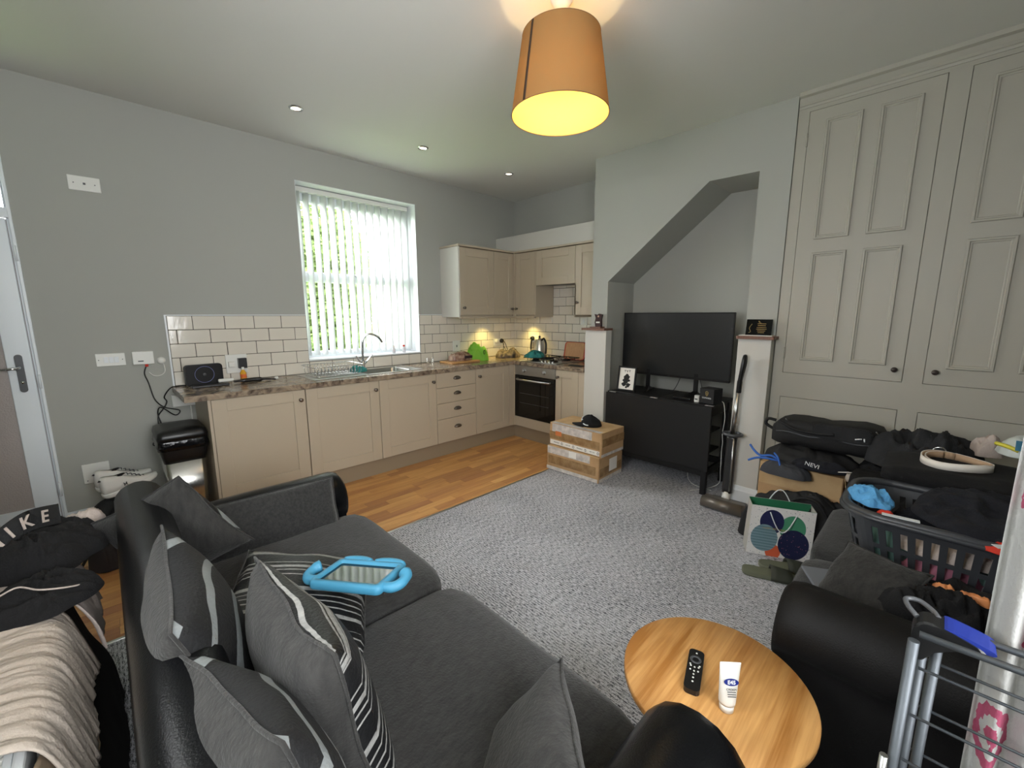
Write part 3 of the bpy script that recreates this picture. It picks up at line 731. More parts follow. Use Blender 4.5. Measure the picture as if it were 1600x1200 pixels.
# wall tiles
def tiles(label, segs, plane, at, rows, gap=.0042):
    """segs: list of (row, u0, u1) visible runs"""
    t = thing('tiled_splashback', label, 'tiles', (at[0], at[1], .91)); bm = BM()
    for (row, u0, u1, half) in segs:
        z0, z1 = .911 + row * .103, .911 + row * .103 + .103
        if plane == 'y': box(bm, u0, u1, D - .006, D - .0005, z0, z1)
        else: box(bm, XB - .006, XB - .0005, u0, u1, z0, z1)
    part('grout', bm, GROUT, t); ch = {}
    for (row, u0, u1, ph) in segs:
        z0 = .911 + row * .103 + gap / 2; z1 = z0 + .103 - gap; u = ph + math.floor((u0 - ph) / .203) * .203 + (.1015 if row % 2 else 0)
        if u > u0: u -= .203
        while u < u1 - .004:
            a, b_ = max(u, u0) + gap / 2, min(u + .203, u1) - gap / 2; u += .203
            if b_ - a < .008: continue
            L_ = round(b_ - a, 4); key = L_
            if key not in ch:
                bm = BM()
                if plane == 'y': box(bm, 0, L_, -.0055, .0, 0, z1 - z0, .0022)
                else: box(bm, -.0055, 0, 0, L_, 0, z1 - z0, .0022)
                for f in bm.faces: f.smooth = False
                ch[key] = _fin(bm, 'tile', TILE, False)
            o = bpy.data.objects.new('tile', ch[key]); COL.objects.link(o); o.parent = t
            p = Vector((a, D - .006, z0)) if plane == 'y' else Vector((XB - .006, a, z0)); p += Vector((rng.uniform(-.0005, .0005), rng.uniform(-.0003, .0003), 0))
            o.location = p - t.location; o.rotation_euler = (rng.uniform(-.004, .004), 0, rng.uniform(-.004, .004))
    return t
tiles('cream brick-shaped wall tiles left of the kitchen window', [(r_, .362, WX0, .310) for r_ in range(5)], 'y', (.8, D), 0)
tiles('single row of cream tiles under the kitchen window sill', [(0, WX0 + .001, WX1 - .001, .310)], 'y', (1.9, D), 0)
tiles('cream brick-shaped wall tiles between the kitchen window and the corner', [(r_, WX1, XB - .007, .41) for r_ in range(5)], 'y', (3.2, D), 0)
tiles('cream brick-shaped wall tiles behind the kettle, rising under the cooker hood', [(r_, 2.40, D - .008, .05) for r_ in range(5)] + [(r_, 2.74, 3.285, .05) for r_ in range(5, 9)], 'x', (XB, 3.2), 0)
bm = BM(); box(bm, .350, .361, D - .010, D - .0005, .911, 1.434); box(bm, .361, WX0, D - .010, D - .0005, 1.427, 1.434); box(bm, WX1, 2.80, D - .010, D - .0005, 1.427, 1.434); struct('trim_7', bm, WHITE)

# wall cupboards
wz0, wz1 = 1.428, 2.135; WY, WXF = 3.635, 3.615
t = thing('wall_cupboard', 'white-sided wall cupboard nearest the window, wide shaker door', 'cupboard', (3.0, 3.8, 1.41), group='wall cupboards')
bm = BM(); box(bm, 2.80, 3.286, WY + .021, D - .002, 1.412, 2.14); part('body', bm, KIT, t)
bm = BM(); box(bm, 2.782, 2.799, WY + .0, D - .002, 1.405, 2.14); part('end_panel', bm, mat('end_panel_white', '#d3d0c8', .45), t)
door_on(t, 2.801, 3.286, wz0, wz1, 'y', WY, (2.845, 1.505))
t = thing('wall_cupboard', 'narrow wall cupboard left of the inner corner', 'cupboard', (3.45, 3.8, 1.41), group='wall cupboards')
bm = BM(); box(bm, 3.288, WXF + .0, WY + .021, D - .002, 1.412, 2.14); part('body', bm, KIT, t); door_on(t, 3.288, 3.597, wz0, wz1, 'y', WY, (3.565, 1.50), fw=.075)
bm = BM(); box(bm, 3.598, WXF + .02, WY, WY + .02, 1.412, 2.14); box(bm, WXF, WXF + .02, WY - .018, WY, 1.412, 2.14); single('corner_post', 'stone post in the inner corner of the wall cupboards', 'panel', bm, KIT)
t = thing('wall_cupboard', 'narrow wall cupboard right of the inner corner, beside the cooker hood', 'cupboard', (3.8, 3.45, 1.41), group='wall cupboards')
bm = BM(); box(bm, WXF + .021, XB - .002, 3.302, D - .002, 1.412, 2.14); part('body', bm, KIT, t); door_on(t, 3.304, 3.616, wz0, wz1, 'x', WXF, (3.585, 1.50), fw=.075)
bm = BM(); box(bm, WXF, XB - .008, 3.286, 3.3015, 1.405, 2.14); part('end_panel', bm, KIT, t)
t = thing('hood_cupboard', 'short cupboard with a lift-up shaker door over the cooker hood', 'cupboard', (3.8, 3.0, 1.76)); bm = BM(); box(bm, WXF + .021, XB - .008, 2.738, 3.285, 1.765, 2.14); part('body', bm, mat('hood_steel', '#5a5650', .4), t)
door_on(t, 2.738, 3.285, 1.757, wz1, 'x', WXF, None)
t = thing('wall_cupboard', 'tall wall cupboard against the alcove wall, right of the cooker hood', 'cupboard', (3.8, 2.56, 1.41), group='wall cupboards')
bm = BM(); box(bm, WXF + .021, XB - .008, 2.40, 2.720, 1.43, 2.14); part('body', bm, KIT, t); door_on(t, 2.40, 2.736, wz0, wz1, 'x', WXF, (2.69, 1.555), fw=.08)
bm = BM(); box(bm, WXF, XB - .008, 2.721, 2.7365, 1.405, 1.7555); part('end_panel', bm, KIT, t)
bm = BM(); prism(bm, [(2.775, D - .002), (2.775, WY - .018), (WXF - .018, WY - .018), (WXF - .018, 2.40), (XB - .002, 2.40), (XB - .002, D - .002)], 'z', 2.143, 2.163); single('cornice_board', 'L-shaped stone top board over the wall cupboards', 'trim', bm, KIT)
bm = BM(); prism(bm, [(2.802, WY + .03), (2.802, WY - .002), (WXF - .002, WY - .002), (WXF - .002, 3.304), (WXF + .03, 3.304), (WXF + .03, WY + .03)], 'z', 1.390, 1.411); single('light_pelmet', 'stone light pelmet strip below the wall cupboards', 'trim', bm, KIT)
bm = BM(); box(bm, 3.62, XB - .001, 2.392, D - .001, 2.165, 2.345); single('boxed_duct', 'white boxed-in duct above the wall cupboards', 'boxing', bm, W_CREAM)
# under-cupboard lights
for (x, y, lab) in ((3.365, 3.80, 'warm round spotlight under the wall cupboard nearest the window'), (3.79, 3.60, 'warm round spotlight under the wall cupboard beside the hood')):
    t = thing('cabinet_light', lab, 'light', (x, y, 1.40), group='under-cupboard spotlights'); bm = BM(); lathe(bm, [(.0, 1.411), (.034, 1.411), (.034, 1.404), (.027, 1.400)], (x, y, 0), 24); part('bezel', bm, STEEL, t)
    bm = BM(); lathe(bm, [(0, 1.4005), (.027, 1.4005)], (x, y, 0), 20); part('lens', bm, emis('warm_led', '#fff0c0', 9), t)
    lamp('cabinet_spot', 'SPOT', (0, 0, -.004), 20, (1, .76, .24), .02, parent=t, spot_size=1.9, spot_blend=.8)
# ceiling downlights
for (x, y, lab) in ((1.145, 3.28, 'left recessed ceiling spotlight, above the dish rack'), (2.152, 3.265, 'middle recessed ceiling spotlight, right of the window'), (3.137, 3.232, 'right recessed ceiling spotlight, near the wall cupboards')):
    t = thing('ceiling_spotlight', lab, 'light', (x, y, H - .006), group='recessed ceiling spotlights'); bm = BM(); lathe(bm, [(.030, H - .001), (.033, H - .007), (.043, H - .006), (.046, H - .0005)], (x, y, 0), 28); part('bezel', bm, CHROME, t)
    bm = BM(); lathe(bm, [(0, H - .003), (.031, H - .003)], (x, y, 0), 20); part('lens', bm, emis('spot_lens', '#fff4e0', 4), t)
    lamp('downlight_spot', 'SPOT', (0, 0, -.01), 2.0, (1, .84, .6), .03, parent=t, spot_size=1.7, spot_blend=.7)
# pendant lamp
px, py_ = 1.668, 1.372
pl = thing('pendant_lamp', 'large tan fabric drum pendant lamp hanging from the ceiling', 'lamp', (px, py_, 2.36))
bm = BM(); lathe(bm, [(.0, H - .034), (.012, H - .034), (.030, H - .026), (.048, H - .004), (.050, H)], (px, py_, 0), 28); part('ceiling_rose', bm, PLAST, pl)
bm = BM(); tube(bm, [(px, py_, H - .03), (px, py_, 2.63)], .0035, 8); part('flex', bm, PLAST, pl)
bm = BM(); n_ = 64; r0, r1, z0, z1 = .228, .178, 2.357, 2.690
def ring(r_, z): return [Vector((px + r_ * math.cos(2 * PI * k / n_), py_ + r_ * math.sin(2 * PI * k / n_), z)) for k in range(n_)]
loft(bm, [ring(r0, z0), ring((r0 + r1) / 2, (z0 + z1) / 2), ring(r1, z1)], caps=False); sh = part('lamp_shade', bm, SHADE, pl)
bm = BM(); loft(bm, [ring(r0 - .002, z0), ring(r1 - .002, z1)], caps=False); part('lining', bm, SHADEIN, sh)
bm = BM()
HEM = mat('shade_hem', '#7a5a34', .7)
for r_, z in ((r0, z0), (r1, z1)): bm = BM(); tube(bm, [Vector((p.x, p.y, z)) for p in ring(r_ - .001, z)], .0022, 6, cyc=True); part('hem', bm, HEM, sh)
bm = BM(); t0 = math.radians(176)
rr_ = []
for z, r_ in ((z0, r0), (z1, r1)):
    rr_.append([Vector((px + (r_ + o_) * math.cos(t0 + s), py_ + (r_ + o_) * math.sin(t0 + s), z)) for s, o_ in ((-.035, .0012), (.035, .0012), (.035, .0005), (-.035, .0005))])
loft(bm, rr_); part('seam_band', bm, mat('dark_seam', '#3a2816', .8), sh)
bm = BM(); lathe(bm, [(.012, 2.66), (.018, 2.65), (.019, 2.585), (.014, 2.58)], (px, py_, 0), 18); part('bulb_holder', bm, PLAST, pl)
bm = BM(); lathe(bm, [(.013, 2.582), (.016, 2.565), (.028, 2.535), (.031, 2.51), (.022, 2.485), (.0, 2.478)], (px, py_, 0), 24); part('bulb', bm, emis('bulb_glow', '#ffe6a8', 8), pl, True)
bm = BM()
for k in range(3):
    s = 2 * PI * k / 3; tube(bm, [(px + .016 * math.cos(s), py_ + .016 * math.sin(s), 2.655), (px + (r1 - .004) * math.cos(s), py_ + (r1 - .004) * math.sin(s), 2.683)], .002, 5)
part('shade_ring', bm, STEEL, pl)
lamp('pendant_bulb', 'POINT', (0, 0, .10), 13, (1, .74, .38), .03, parent=pl)
#@@OBJECTS

# ================================================================ SOFAS
def arm_rings(x, y0, y1, inner):
    """rolled sofa arm along y; inner = +1 if the seat is on the +x side"""
    prof = []
    for k in range(15):
        t = math.radians(-55 + 290 * k / 14); prof.append((.112 * math.cos(t) - .012 * inner, .505 + .112 * math.sin(t)))
    prof += [(-.075, .36), (-.078, .20), (-.078, .05), (.078, .05), (.078, .20), (.075, .36)]
    out = []
    for y, s in ((y0, .80), (y0 + .008, .93), (y0 + .03, 1), (y0 + .2, 1.0), ((y0 + y1) / 2, 1.01), (y1 - .12, 1.0), (y1 - .05, 1.0), (y1 - .02, .97), (y1 - .004, .90), (y1, .78)):
        out.append([Vector((x + px_ * s, y, .30 + (pz - .30) * (s if pz > .3 else s))) for px_, pz in prof])
    return out
def sofa(label, loc, rz, L, seatm, armm, sidem, dep=.88, ns_=2, split=None):
    t = thing('sofa', label, 'sofa', loc, rz); P = lambda n_, bm, m, par=t, **k: part(n_, bm, m, par, world=False, **k)
    A = .22
    bm = BM(); box(bm, .09, L - .09, .06, dep - .05, .05, .27, .012, 2); P('base', bm, sidem)
    for x, s in ((.112, 1), (L - .112, -1)):
        bm = BM(); loft(bm, arm_rings(x, .03, dep - .02, s)); a = P('arm', bm, armm, smooth=True)
    xs = [A - .01] + (split or [L / 2]) + [L - A + .01]
    for i in range(len(xs) - 1):
        bm = BM(); box(bm, 0, 1, 0, 1, 0, 1); bmesh.ops.subdivide_edges(bm, edges=bm.edges[:], cuts=9, use_grid_fill=True)
        x0, x1 = xs[i] + .003, xs[i + 1] - .003
        for v in bm.verts:
            u, q, z = [c * 2 - 1 for c in v.co]; p = Vector((u, q, z)); m_ = max(abs(u), abs(q), abs(z)); e = (abs(u) ** 9 + abs(q) ** 9 + abs(z) ** 9) ** (1 / 9)
            p = p / max(e, 1e-6) * m_
            hz = .29 + .165 * (p.z * .5 + .5)
            if p.z > 0: hz += .018 * (1 - u * u) * (1 - q * q) + .006 * N((p.x * 2, p.y * 2, 0), 1.5, i + len(label))
            v.co = Vector(((x0 + x1) / 2 + p.x * (x1 - x0) / 2, .22 + (p.y * .5 + .5) * (dep - .20), hz - .02))
        P('seat_cushion', bm, seatm, smooth=True)
    # back: padded panel with a leather roll
    bm = BM(); rings = []
    prof = [(.23, .27), (.215, .45), (.175, .62)] + [(.095 + .075 * math.cos(math.radians(a)), .715 + .075 * math.sin(math.radians(a))) for a in range(-30, 215, 18)] + [(.012, .60), (.03, .40), (.035, .08), (.10, .06), (.23, .10)]
    for x, s in ((.10, .92), (.12, 1), (L / 2, 1.0), (L - .12, 1), (L - .10, .92)):
        rings.append([Vector((x, .12 + (y - .12) * s, z if z < .5 else .5 + (z - .5) * s)) for y, z in prof])
    loft(bm, rings); P('back', bm, armm, smooth=True)
    for x in (.12, L - .12):
        for y in (.10, dep - .10):
            bm = BM(); lathe(bm, [(.0, .001), (.022, .001), (.028, .052), (0, .052)], (x, y, 0), 14); P('leg', bm, BLACKP)
    return t
sofa('long black leather and charcoal velvet sofa in the left foreground, piled with cushions', (-.055, 2.245, .004), -PI / 2, 2.085, SOFAFAB, LEATHER, SOFAFAB2, .90, split=[1.03])
sofa('dark two-seat sofa on the right in front of the cupboards, covered in laundry', (1.335, -.62, .004), 0, 1.58, SOFAFAB, LEATHER2, SOFAFAB2, .89, split=[.72])

def cush(name, label, front, c, n, up, w_, h_, t_, seed, cat='cushion', back=None, pipe=True, pinch=.07, wr=.006, group='scatter cushions on the long sofa'):
    M = basis(c, n, up); t = thing(name, label, cat, (c[0], c[1], c[2] - h_ * .4), group=group)
    part('cover', cushion(w_, h_, t_, M, seed, pinch=pinch, wr=wr), [front, back or CUSH], t)
    if pipe: part('piping', cush_edge(w_, h_, M, pinch, .0035, seed, wr), back or CUSH, t)
    return t
cush('scatter_cushion', 'grey scatter cushion in the far corner of the long sofa, its pointed corner upwards', SWIRL, (.115, 1.90, .635), (.50, .80, .25), (-.55, .05, .85), .37, .37, .15, 1)
cush('scatter_cushion', 'cushion with pale swirls on black leaning on the long sofa back, middle of three', SWIRL, (.095, 1.19, .640), (.97, -.05, .22), (-.22, .02, .97), .54, .44, .18, 2)
cush('scatter_cushion', 'swirl cushion nearest the camera at the sofa back, crumpled upper corner', SWIRL, (.128, .72, .630), (.93, .18, .22), (-.24, .16, .93), .46, .44, .17, 9)
cush('scatter_cushion', 'plump grey and silver-striped cushion standing on edge in the middle of the long sofa', STRIPE, (.262, .91, .605), (.95, .02, .20), (-.24, .06, .96), .50, .46, .19, 5, wr=.008)
cush('scatter_cushion', 'black cushion with silver stripes lying under the blue tablet', STRIPE, (.375, 1.38, .505), (.25, -.16, .95), (.45, .88, 0), .44, .50, .12, 7)
cush('scatter_cushion', 'plain charcoal cushion leaning against the near arm of the long sofa', CUSH, (.530, .490, .505), (-.45, .65, .60), (.45, -.20, .75), .38, .29, .13, 12)
cush('bolster_cushion', 'long flat charcoal cushion propped against the far arm of the sofa', SOFAFAB, (.45, 1.995, .535), (0, -1, .22), (.02, .22, 1), .58, .235, .10, 15, back=SOFAFAB, pinch=.02, wr=.004)
cush('scatter_cushion', 'small grey cushion on the seat of the laundry-covered sofa, beside the near arm', CUSH, (1.755, .075, .520), (-.55, .35, .75), (.3, .9, .1), .27, .25, .10, 19, group=None)

# tablet in its blue foam case
TM = basis((.518, 1.248, .585), (.06, .13, .98), (.84, .50, -.1)); TM = TM @ Matrix.Diagonal((1, 1, 1, 1))
tb = thing('tablet', 'tablet in a chunky light blue foam case with side arms, on the striped cushion', 'tablet', (.518, 1.248, .56))
bm = BM(); rings = []
W2, H2 = .262, .170
def rr3(w_, h_, r, z): return [TM @ Vector((x, y, z)) for x, y in rrect(0, 0, w_, h_, r, 5)]
loft(bm, [rr3(W2 - .012, H2 - .012, .016, -.014), rr3(W2, H2, .022, -.008), rr3(W2, H2, .022, .008), rr3(W2 - .010, H2 - .010, .018, .015), rr3(W2 - .040, H2 - .040, .008, .015), rr3(W2 - .044, H2 - .044, .006, .004)], caps=False)
bm.faces.new([bm.verts.new(p) for p in rr3(W2 - .012, H2 - .012, .016, -.014)]); part('case', bm, BLUEP, tb, True)
bm = BM(); loft(bm, [rr3(W2 - .042, H2 - .042, .004, .002), rr3(W2 - .042, H2 - .042, .004, .006)], smooth=False); part('screen', bm, mat('tablet_glass', '#0b0c10', .08), tb)
for s in (-1, 1):
    bm = BM(); tube(bm, [TM @ Vector((x, y, z)) for x, y, z in spline([(s * .115, -.045, 0), (s * .150, -.050, .0), (s * .172, -.030, .004), (s * .172, .002, .010), (s * .158, .020, .014)], 4)], [.016] * 12 + [.018, .020, .020, .021, .012], 12); part('side_arm', bm, BLUEP, tb, True)
    bm = BM(); pts = [TM @ Vector((s * .062 + .050 * math.cos(a), .078 + .020 * math.sin(a), .004)) for a in [PI * k / 12 for k in range(13)]]; tube(bm, pts, [.008] + [.015] * 11 + [.008], 10); part('top_lobe', bm, BLUEP, tb, True)

# ================================================================ round table and what stands on it
TC = (1.092, .322); TR = .238; TZ = .45
t = thing('side_table', 'small round oak side table between the two sofas', 'table', (TC[0], TC[1], .004))
bm = BM(); lathe(bm, [(0, TZ - .022), (TR - .006, TZ - .022), (TR, TZ - .018), (TR, TZ - .003), (TR - .003, TZ), (0, TZ)], (*TC, 0), 72); bmesh.ops.remove_doubles(bm, verts=bm.verts, dist=1e-5)
tt = part('table_top', bm, OAKT, t)
bm = BM(); lathe(bm, [(0, .004), (.15, .004), (.15, .014), (.03, .022), (.022, .03), (.022, .41), (.07, .427), (0, .427)], (*TC, 0), 32); part('pedestal', bm, BLACKM, t, True)
RM = basis((1.068, .367, TZ + .0095), (0, 0, 1), (.145, .042, 0)) 
t = thing('remote_control', 'slim black remote control lying on the round oak table', 'remote', (1.068, .367, TZ))
bm = BM(); prism(bm, rrect(0, 0, .040, .150, .012), 'z', -.0085, .0065); xf(bm, bm.verts, RM); part('body', bm, BLACKP, t)
bm = BM(); lathe(bm, [(.0085, .0065), (.0095, .0082), (.0145, .0082), (.0150, .0065)], (0, .035, 0), 24); xf(bm, bm.verts, RM); part('navigation_ring', bm, GREYP, t)
DOT = emis('button_print', '#cfd2d6', .0)
for (x, y) in ((0, .060), (-.010, .008), (0, .006), (.010, .008), (-.010, -.006), (0, -.008), (.010, -.006), (0, -.020), (0, -.032), (0, -.046), (-.012, .014), (.012, .014)):
    bm = BM(); lathe(bm, [(0, .0078), (.0022, .0078), (.0026, .0064)], (x, y, 0), 8); xf(bm, bm.verts, RM); part('button', bm, PLAST, t)
# cream tube standing on its cap
t = thing('cream_tube', 'white tube of cream with a blue oval label standing on the round table', 'tube', (1.020, .267, TZ + .001))
CTM = basis((1.020, .267, TZ), (-.70, .05, 0), (0, 0, 1))   # local y up, z towards viewer side
CT = Matrix.Translation((1.020, .267, TZ)) @ Matrix.Rotation(math.radians(222), 4, 'Z')
bm = BM(); rings = []
for z, w_, d_ in ((.002, .0165, .0165), (.022, .0175, .0175)): rings.append([CT @ Vector((d_ * math.sin(a), w_ * math.cos(a), z)) for a in [2 * PI * k / 28 for k in range(28)]])
loft(bm, rings); part('cap', bm, PLAST, t, label='white screw cap')
bm = BM(); rings = []
for z, w_, d_ in ((.0225, .0195, .0185), (.03, .0200, .0190), (.06, .0215, .0160), (.09, .0235, .0105), (.115, .0250, .0045), (.128, .0256, .0012), (.135, .0256, .0010)): rings.append([CT @ Vector((d_ * math.sin(a), w_ * math.cos(a), z)) for a in [2 * PI * k / 28 for k in range(28)]])
loft(bm, rings); part('body', bm, PLAST, t, True)
LM = CT @ Matrix.Translation((.0128, 0, .090)) @ Matrix.Rotation(math.radians(-11), 4, 'Y') @ Matrix(((0, 0, 1, 0), (1, 0, 0, 0), (0, 1, 0, 0), (0, 0, 0, 1)))
bm = BM(); prism(bm, [(.0175 * math.cos(a), .0085 * math.sin(a)) for a in [2 * PI * k / 28 for k in range(28)]], 'z', -.001, .0006); xf(bm, bm.verts, LM); lb = part('oval_label', bm, BLUE, t, label='blue oval label')
text(lb, 'E45', .013, LM @ Matrix.Translation((0, 0, .0012)), WHITE, depth=.0002, bold=.0004)
LM2 = CT @ Matrix.Translation((.0160, 0, .072)) @ Matrix.Rotation(math.radians(-11), 4, 'Y') @ Matrix(((0, 0, 1, 0), (1, 0, 0, 0), (0, 1, 0, 0), (0, 0, 0, 1)))
text(t, 'CREAM', .0075, LM2, INK, depth=.0002)
for k in range(3):
    bm = BM(); box(bm, -.010, .010, -.006 - k * .005, -.0045 - k * .005, -.0004, .0004); xf(bm, bm.verts, LM2 @ Matrix.Translation((0, 0, .0012 + k * .0008))); part('print_line', bm, GREYP, t)

# ================================================================ TV corner
t = thing('gateleg_table', 'black drop-leaf gateleg table in the alcove holding the television', 'table', (3.50, 1.62, .004))
X0, X1, Y0, Y1, TT = 3.285, 3.74, 1.135, 2.085, .740
bm = BM(); box(bm, X0 + .004, X1, Y0 + .01, 1.605, TT - .022, TT, .003); part('table_top', bm, BLKWOOD, t)
bm = BM(); box(bm, X0 + .004, X1, 1.611, Y1, TT - .022, TT, .003); part('table_top', bm, BLKWOOD, t)
bm = BM(); box(bm, X0 - .022, X0 - .002, Y0 + .012, Y1, .215, TT - .008, .003); part('hanging_leaf', bm, BLKWOOD, t)
for y in (1.175, 1.63, 2.03):
    bm = BM(); box(bm, X0 - .006, X0 + .020, y - .032, y + .032, TT - .002, TT + .002, .001); tube(bm, [(X0 - .003, y - .032, TT - .002), (X0 - .003, y + .032, TT - .002)], .004, 8); part('hinge', bm, STEEL, t)
for (x, y) in ((X0 + .012, Y0 + .03), (X0 + .012, Y1 - .045), (X1 - .05, Y0 + .03), (X1 - .05, Y1 - .045)):
    bm = BM(); box(bm, x, x + .042, y, y + .042, .004, TT - .024, .003); part('leg', bm, BLKWOOD, t)
for z, nm in ((.155, 'stretcher'), (.64, 'apron')):
    for (a, b_) in ((X0 + .02, X0 + .042), (X1 - .04, X1 - .018)):
        bm = BM(); box(bm, a, b_, Y0 + .074, Y1 - .048, z, z + (.055 if nm == 'stretcher' else .074), .002); part(nm, bm, BLKWOOD, t)
    for y in (Y0 + .036, Y1 - .040):
        bm = BM(); box(bm, X0 + .056, X1 - .052, y, y + .022, z, z + (.055 if nm == 'stretcher' else .074), .002); part(nm, bm, BLKWOOD, t)
for z in (.30, .47):
    bm = BM(); box(bm, X0 + .06, X1 - .055, Y0 + .08, Y1 - .06, z, z + .016, .002); part('shelf', bm, BLKWOOD, t)
tv = thing('television', 'large flat black television standing in the alcove', 'television', (3.60, 1.63, TT + .002))
a0, a1, b0, b1, tx = 1.145, 2.125, .880, 1.448, 3.60
bm = BM(); prism(bm, rrect((a0 + a1) / 2, (b0 + b1) / 2, a1 - a0, b1 - b0, .006, 3), 'x', tx, tx + .022); box(bm, tx + .022, tx + .055, a0 + .12, a1 - .12, b0 + .03, b1 - .14, .012); part('housing', bm, BLACKP, tv)
bm = BM(); box(bm, tx - .0012, tx - .0002, a0 + .010, a1 - .010, b0 + .020, b1 - .010); sc_ = part('screen', bm, TVSCR, tv)
bm = BM()
for q in ((a0, a1, b1 - .009, b1), (a0, a1, b0, b0 + .019), (a0, a0 + .009, b0, b1), (a1 - .009, a1, b0, b1)): box(bm, tx - .005, tx + .001, q[0], q[1], q[2], q[3], .001)
part('bezel', bm, BLACKP, tv)
text(tv, 'LG', .013, Matrix.Translation((tx - .0056, (a0 + a1) / 2 + .02, b0 + .0095)) @ Matrix(((0, 0, -1, 0), (-1, 0, 0, 0), (0, 1, 0, 0), (0, 0, 0, 1))), GREYP, depth=.0003)
for y, s in ((a0 + .27, -1), (a1 - .27, 1)):
    bm = BM(); box(bm, tx - .002, tx + .016, y - .018, y + .018, TT + .022, b0 + .05, .002)
    for q in ((-.135, -.03), (.125, .0)):
        rings = []
        for f_, zz, ww in ((0, .040, .020), (.5, .016, .018), (1, .004, .014)):
            x = tx + q[0] * f_; yy = y + s * q[1] * f_ * 1.6; rings.append([Vector((x, yy - ww, TT + .002)), Vector((x, yy + ww, TT + .002)), Vector((x, yy + ww * .7, TT + .002 + zz)), Vector((x, yy - ww * .7, TT + .002 + zz))])
        loft(bm, rings, smooth=False)
    part('foot', bm, BLACKP, tv)
# picture frame
FM = Matrix.Translation((3.365, 1.945, TT)) @ Matrix.Rotation(math.radians(184), 4, 'Z') @ Matrix.Rotation(math.radians(-9), 4, 'Y')  # local x = out of the picture, z up
t = thing('picture_frame', 'small black framed black-and-white picture leaning beside the television', 'picture', (3.365, 1.945, TT))
def fbox(*a, bev=0):
    b_ = BM(); box(b_, *a, bev=bev); xf(b_, b_.verts, FM); return b_
bm = BM()
for q in ((-.088, .088, .004, .018), (-.088, .088, .214, .228), (-.088, -.074, .018, .214), (.074, .088, .018, .214)): box(bm, -.004, .012, q[0], q[1], q[2], q[3], .001)
xf(bm, bm.verts, FM); part('frame', bm, BLACKP, t); part('print', fbox(-.004, .004, -.073, .073, .019, .213), PAPER, t)
pr = BM(); rg = random.Random(4)
for (cy, cz, r_) in ((-.012, .125, .026), (.012, .128, .022), (-.004, .095, .030), (-.022, .062, .024), (.018, .060, .026), (.0, .150, .016), (.024, .10, .012), (-.03, .098, .012), (.002, .040, .012)):
    n_ = 12; prism(pr, [(cy + r_ * rg.uniform(.6, 1.1) * math.cos(2 * PI * k / n_), cz + r_ * rg.uniform(.6, 1.1) * math.sin(2 * PI * k / n_)) for k in range(n_)], 'x', .004, .0044 + .0001 * rg.random())
for (a, b_) in ((-.022, .185), (0, .182), (.022, .187)):
    box(pr, .004, .0048, a - .009, a + .009, b_ + .004, b_ + .008); box(pr, .004, .0048, a - .002, a + .002, b_ - .010, b_ + .004)
xf(pr, pr.verts, FM); part('ink_drawing', pr, INK, t)
part('strut', fbox(-.07, -.004, -.012, .012, .006, .012), BLACKP, t)
# black gift box with the harp
t = thing('gift_box', 'small black cube box with a harp emblem on the table below the television', 'box', (3.40, 1.205, TT + .001))
BMx = Matrix.Translation((3.395, 1.208, TT + .001)) @ Matrix.Rotation(math.radians(-12), 4, 'Z')
bm = BM(); box(bm, -.058, .058, -.060, .060, 0, .118, .002); xf(bm, bm.verts, BMx); bx_ = part('box', bm, BLACKM, t)
FR = BMx @ Matrix.Translation((-.0585, 0, .062)) @ Matrix(((0, 0, -1, 0), (-1, 0, 0, 0), (0, 1, 0, 0), (0, 0, 0, 1)))
bm = BM(); tube(bm, [FR @ Vector(p) for p in spline([(-.010, .030, 0), (.0, .036, 0), (.009, .031, 0), (.012, .020, 0), (.002, -.002, 0), (-.008, .012, 0), (-.010, .030, 0)], 4)], .0014, 5)
for k in range(4): tube(bm, [FR @ Vector((-.006 + k * .004, .029, 0)), FR @ Vector((-.004 + k * .003, .010 - .002 * k, 0))], .0006, 4)
part('harp_emblem', bm, GOLD, t)
text(t, 'GUINNESS', .0165, FR @ Matrix.Translation((0, -.018, 0)), WHITE, depth=.0003)
t = thing('plug_adapter', 'small white rounded plug adapter beside the black cube box', 'adapter', (3.35, 1.305, TT + .001)); bm = BM(); prism(bm, rrect(3.365, 1.300, .045, .040, .014), 'z', TT + .001, TT + .052); part('body', bm, PLAST, t); bm = BM(); box(bm, 3.34, 3.3425, 1.290, 1.310, TT + .02, TT + .03); part('port', bm, GREYP, t)
bm = BM(); box(bm, 3.36, 3.40, 1.36, 1.50, TT + .001, TT + .018, .006, 2); single('tv_remote', 'black remote control lying in front of the television foot', 'remote', bm, BLACKP)
bm = BM(); tube(bm, spline([(3.46, 1.20, TT + .01), (3.45, 1.140, TT + .012), (3.44, 1.118, TT - .02), (3.42, 1.10, .62), (3.44, 1.115, .50), (3.40, 1.095, .44), (3.44, 1.11, .36), (3.42, 1.10, .20), (3.50, 1.13, .06), (3.44, 1.20, .012), (3.30, 1.28, .012)], 6), .0030, 6); single('white_cable', 'white charging cable hanging down the side of the black table', 'cable', bm, PLAST)
bm = BM(); tube(bm, spline([(3.62, 1.30, .30), (3.55, 1.40, .10), (3.46, 1.34, .014), (3.42, 1.16, .012)], 6), .0028, 6); single('white_cable', 'white cable trailing on the carpet below the black table', 'cable', bm, PLAST)
for k, (y, dy) in enumerate(((1.56, .03), (1.40, -.02))):
    bm = BM(); tube(bm, spline([(3.64, y, .90), (3.645, y + dy, .82), (3.64, y + 2 * dy, .76), (3.66, y + 3 * dy, TT + .004)], 5), .003, 6); single('black_cable', 'black cable looping below the television, ' + ('left' if k == 0 else 'right') + ' of the two', 'cable', bm, BLACKP)
bm = BM(); box(bm, 3.36, 3.40, .97, 1.03, .008, .12, .008, 2); single('plug_extension', 'white wall adapter at the foot of the right pier', 'adapter', bm, PLAST)

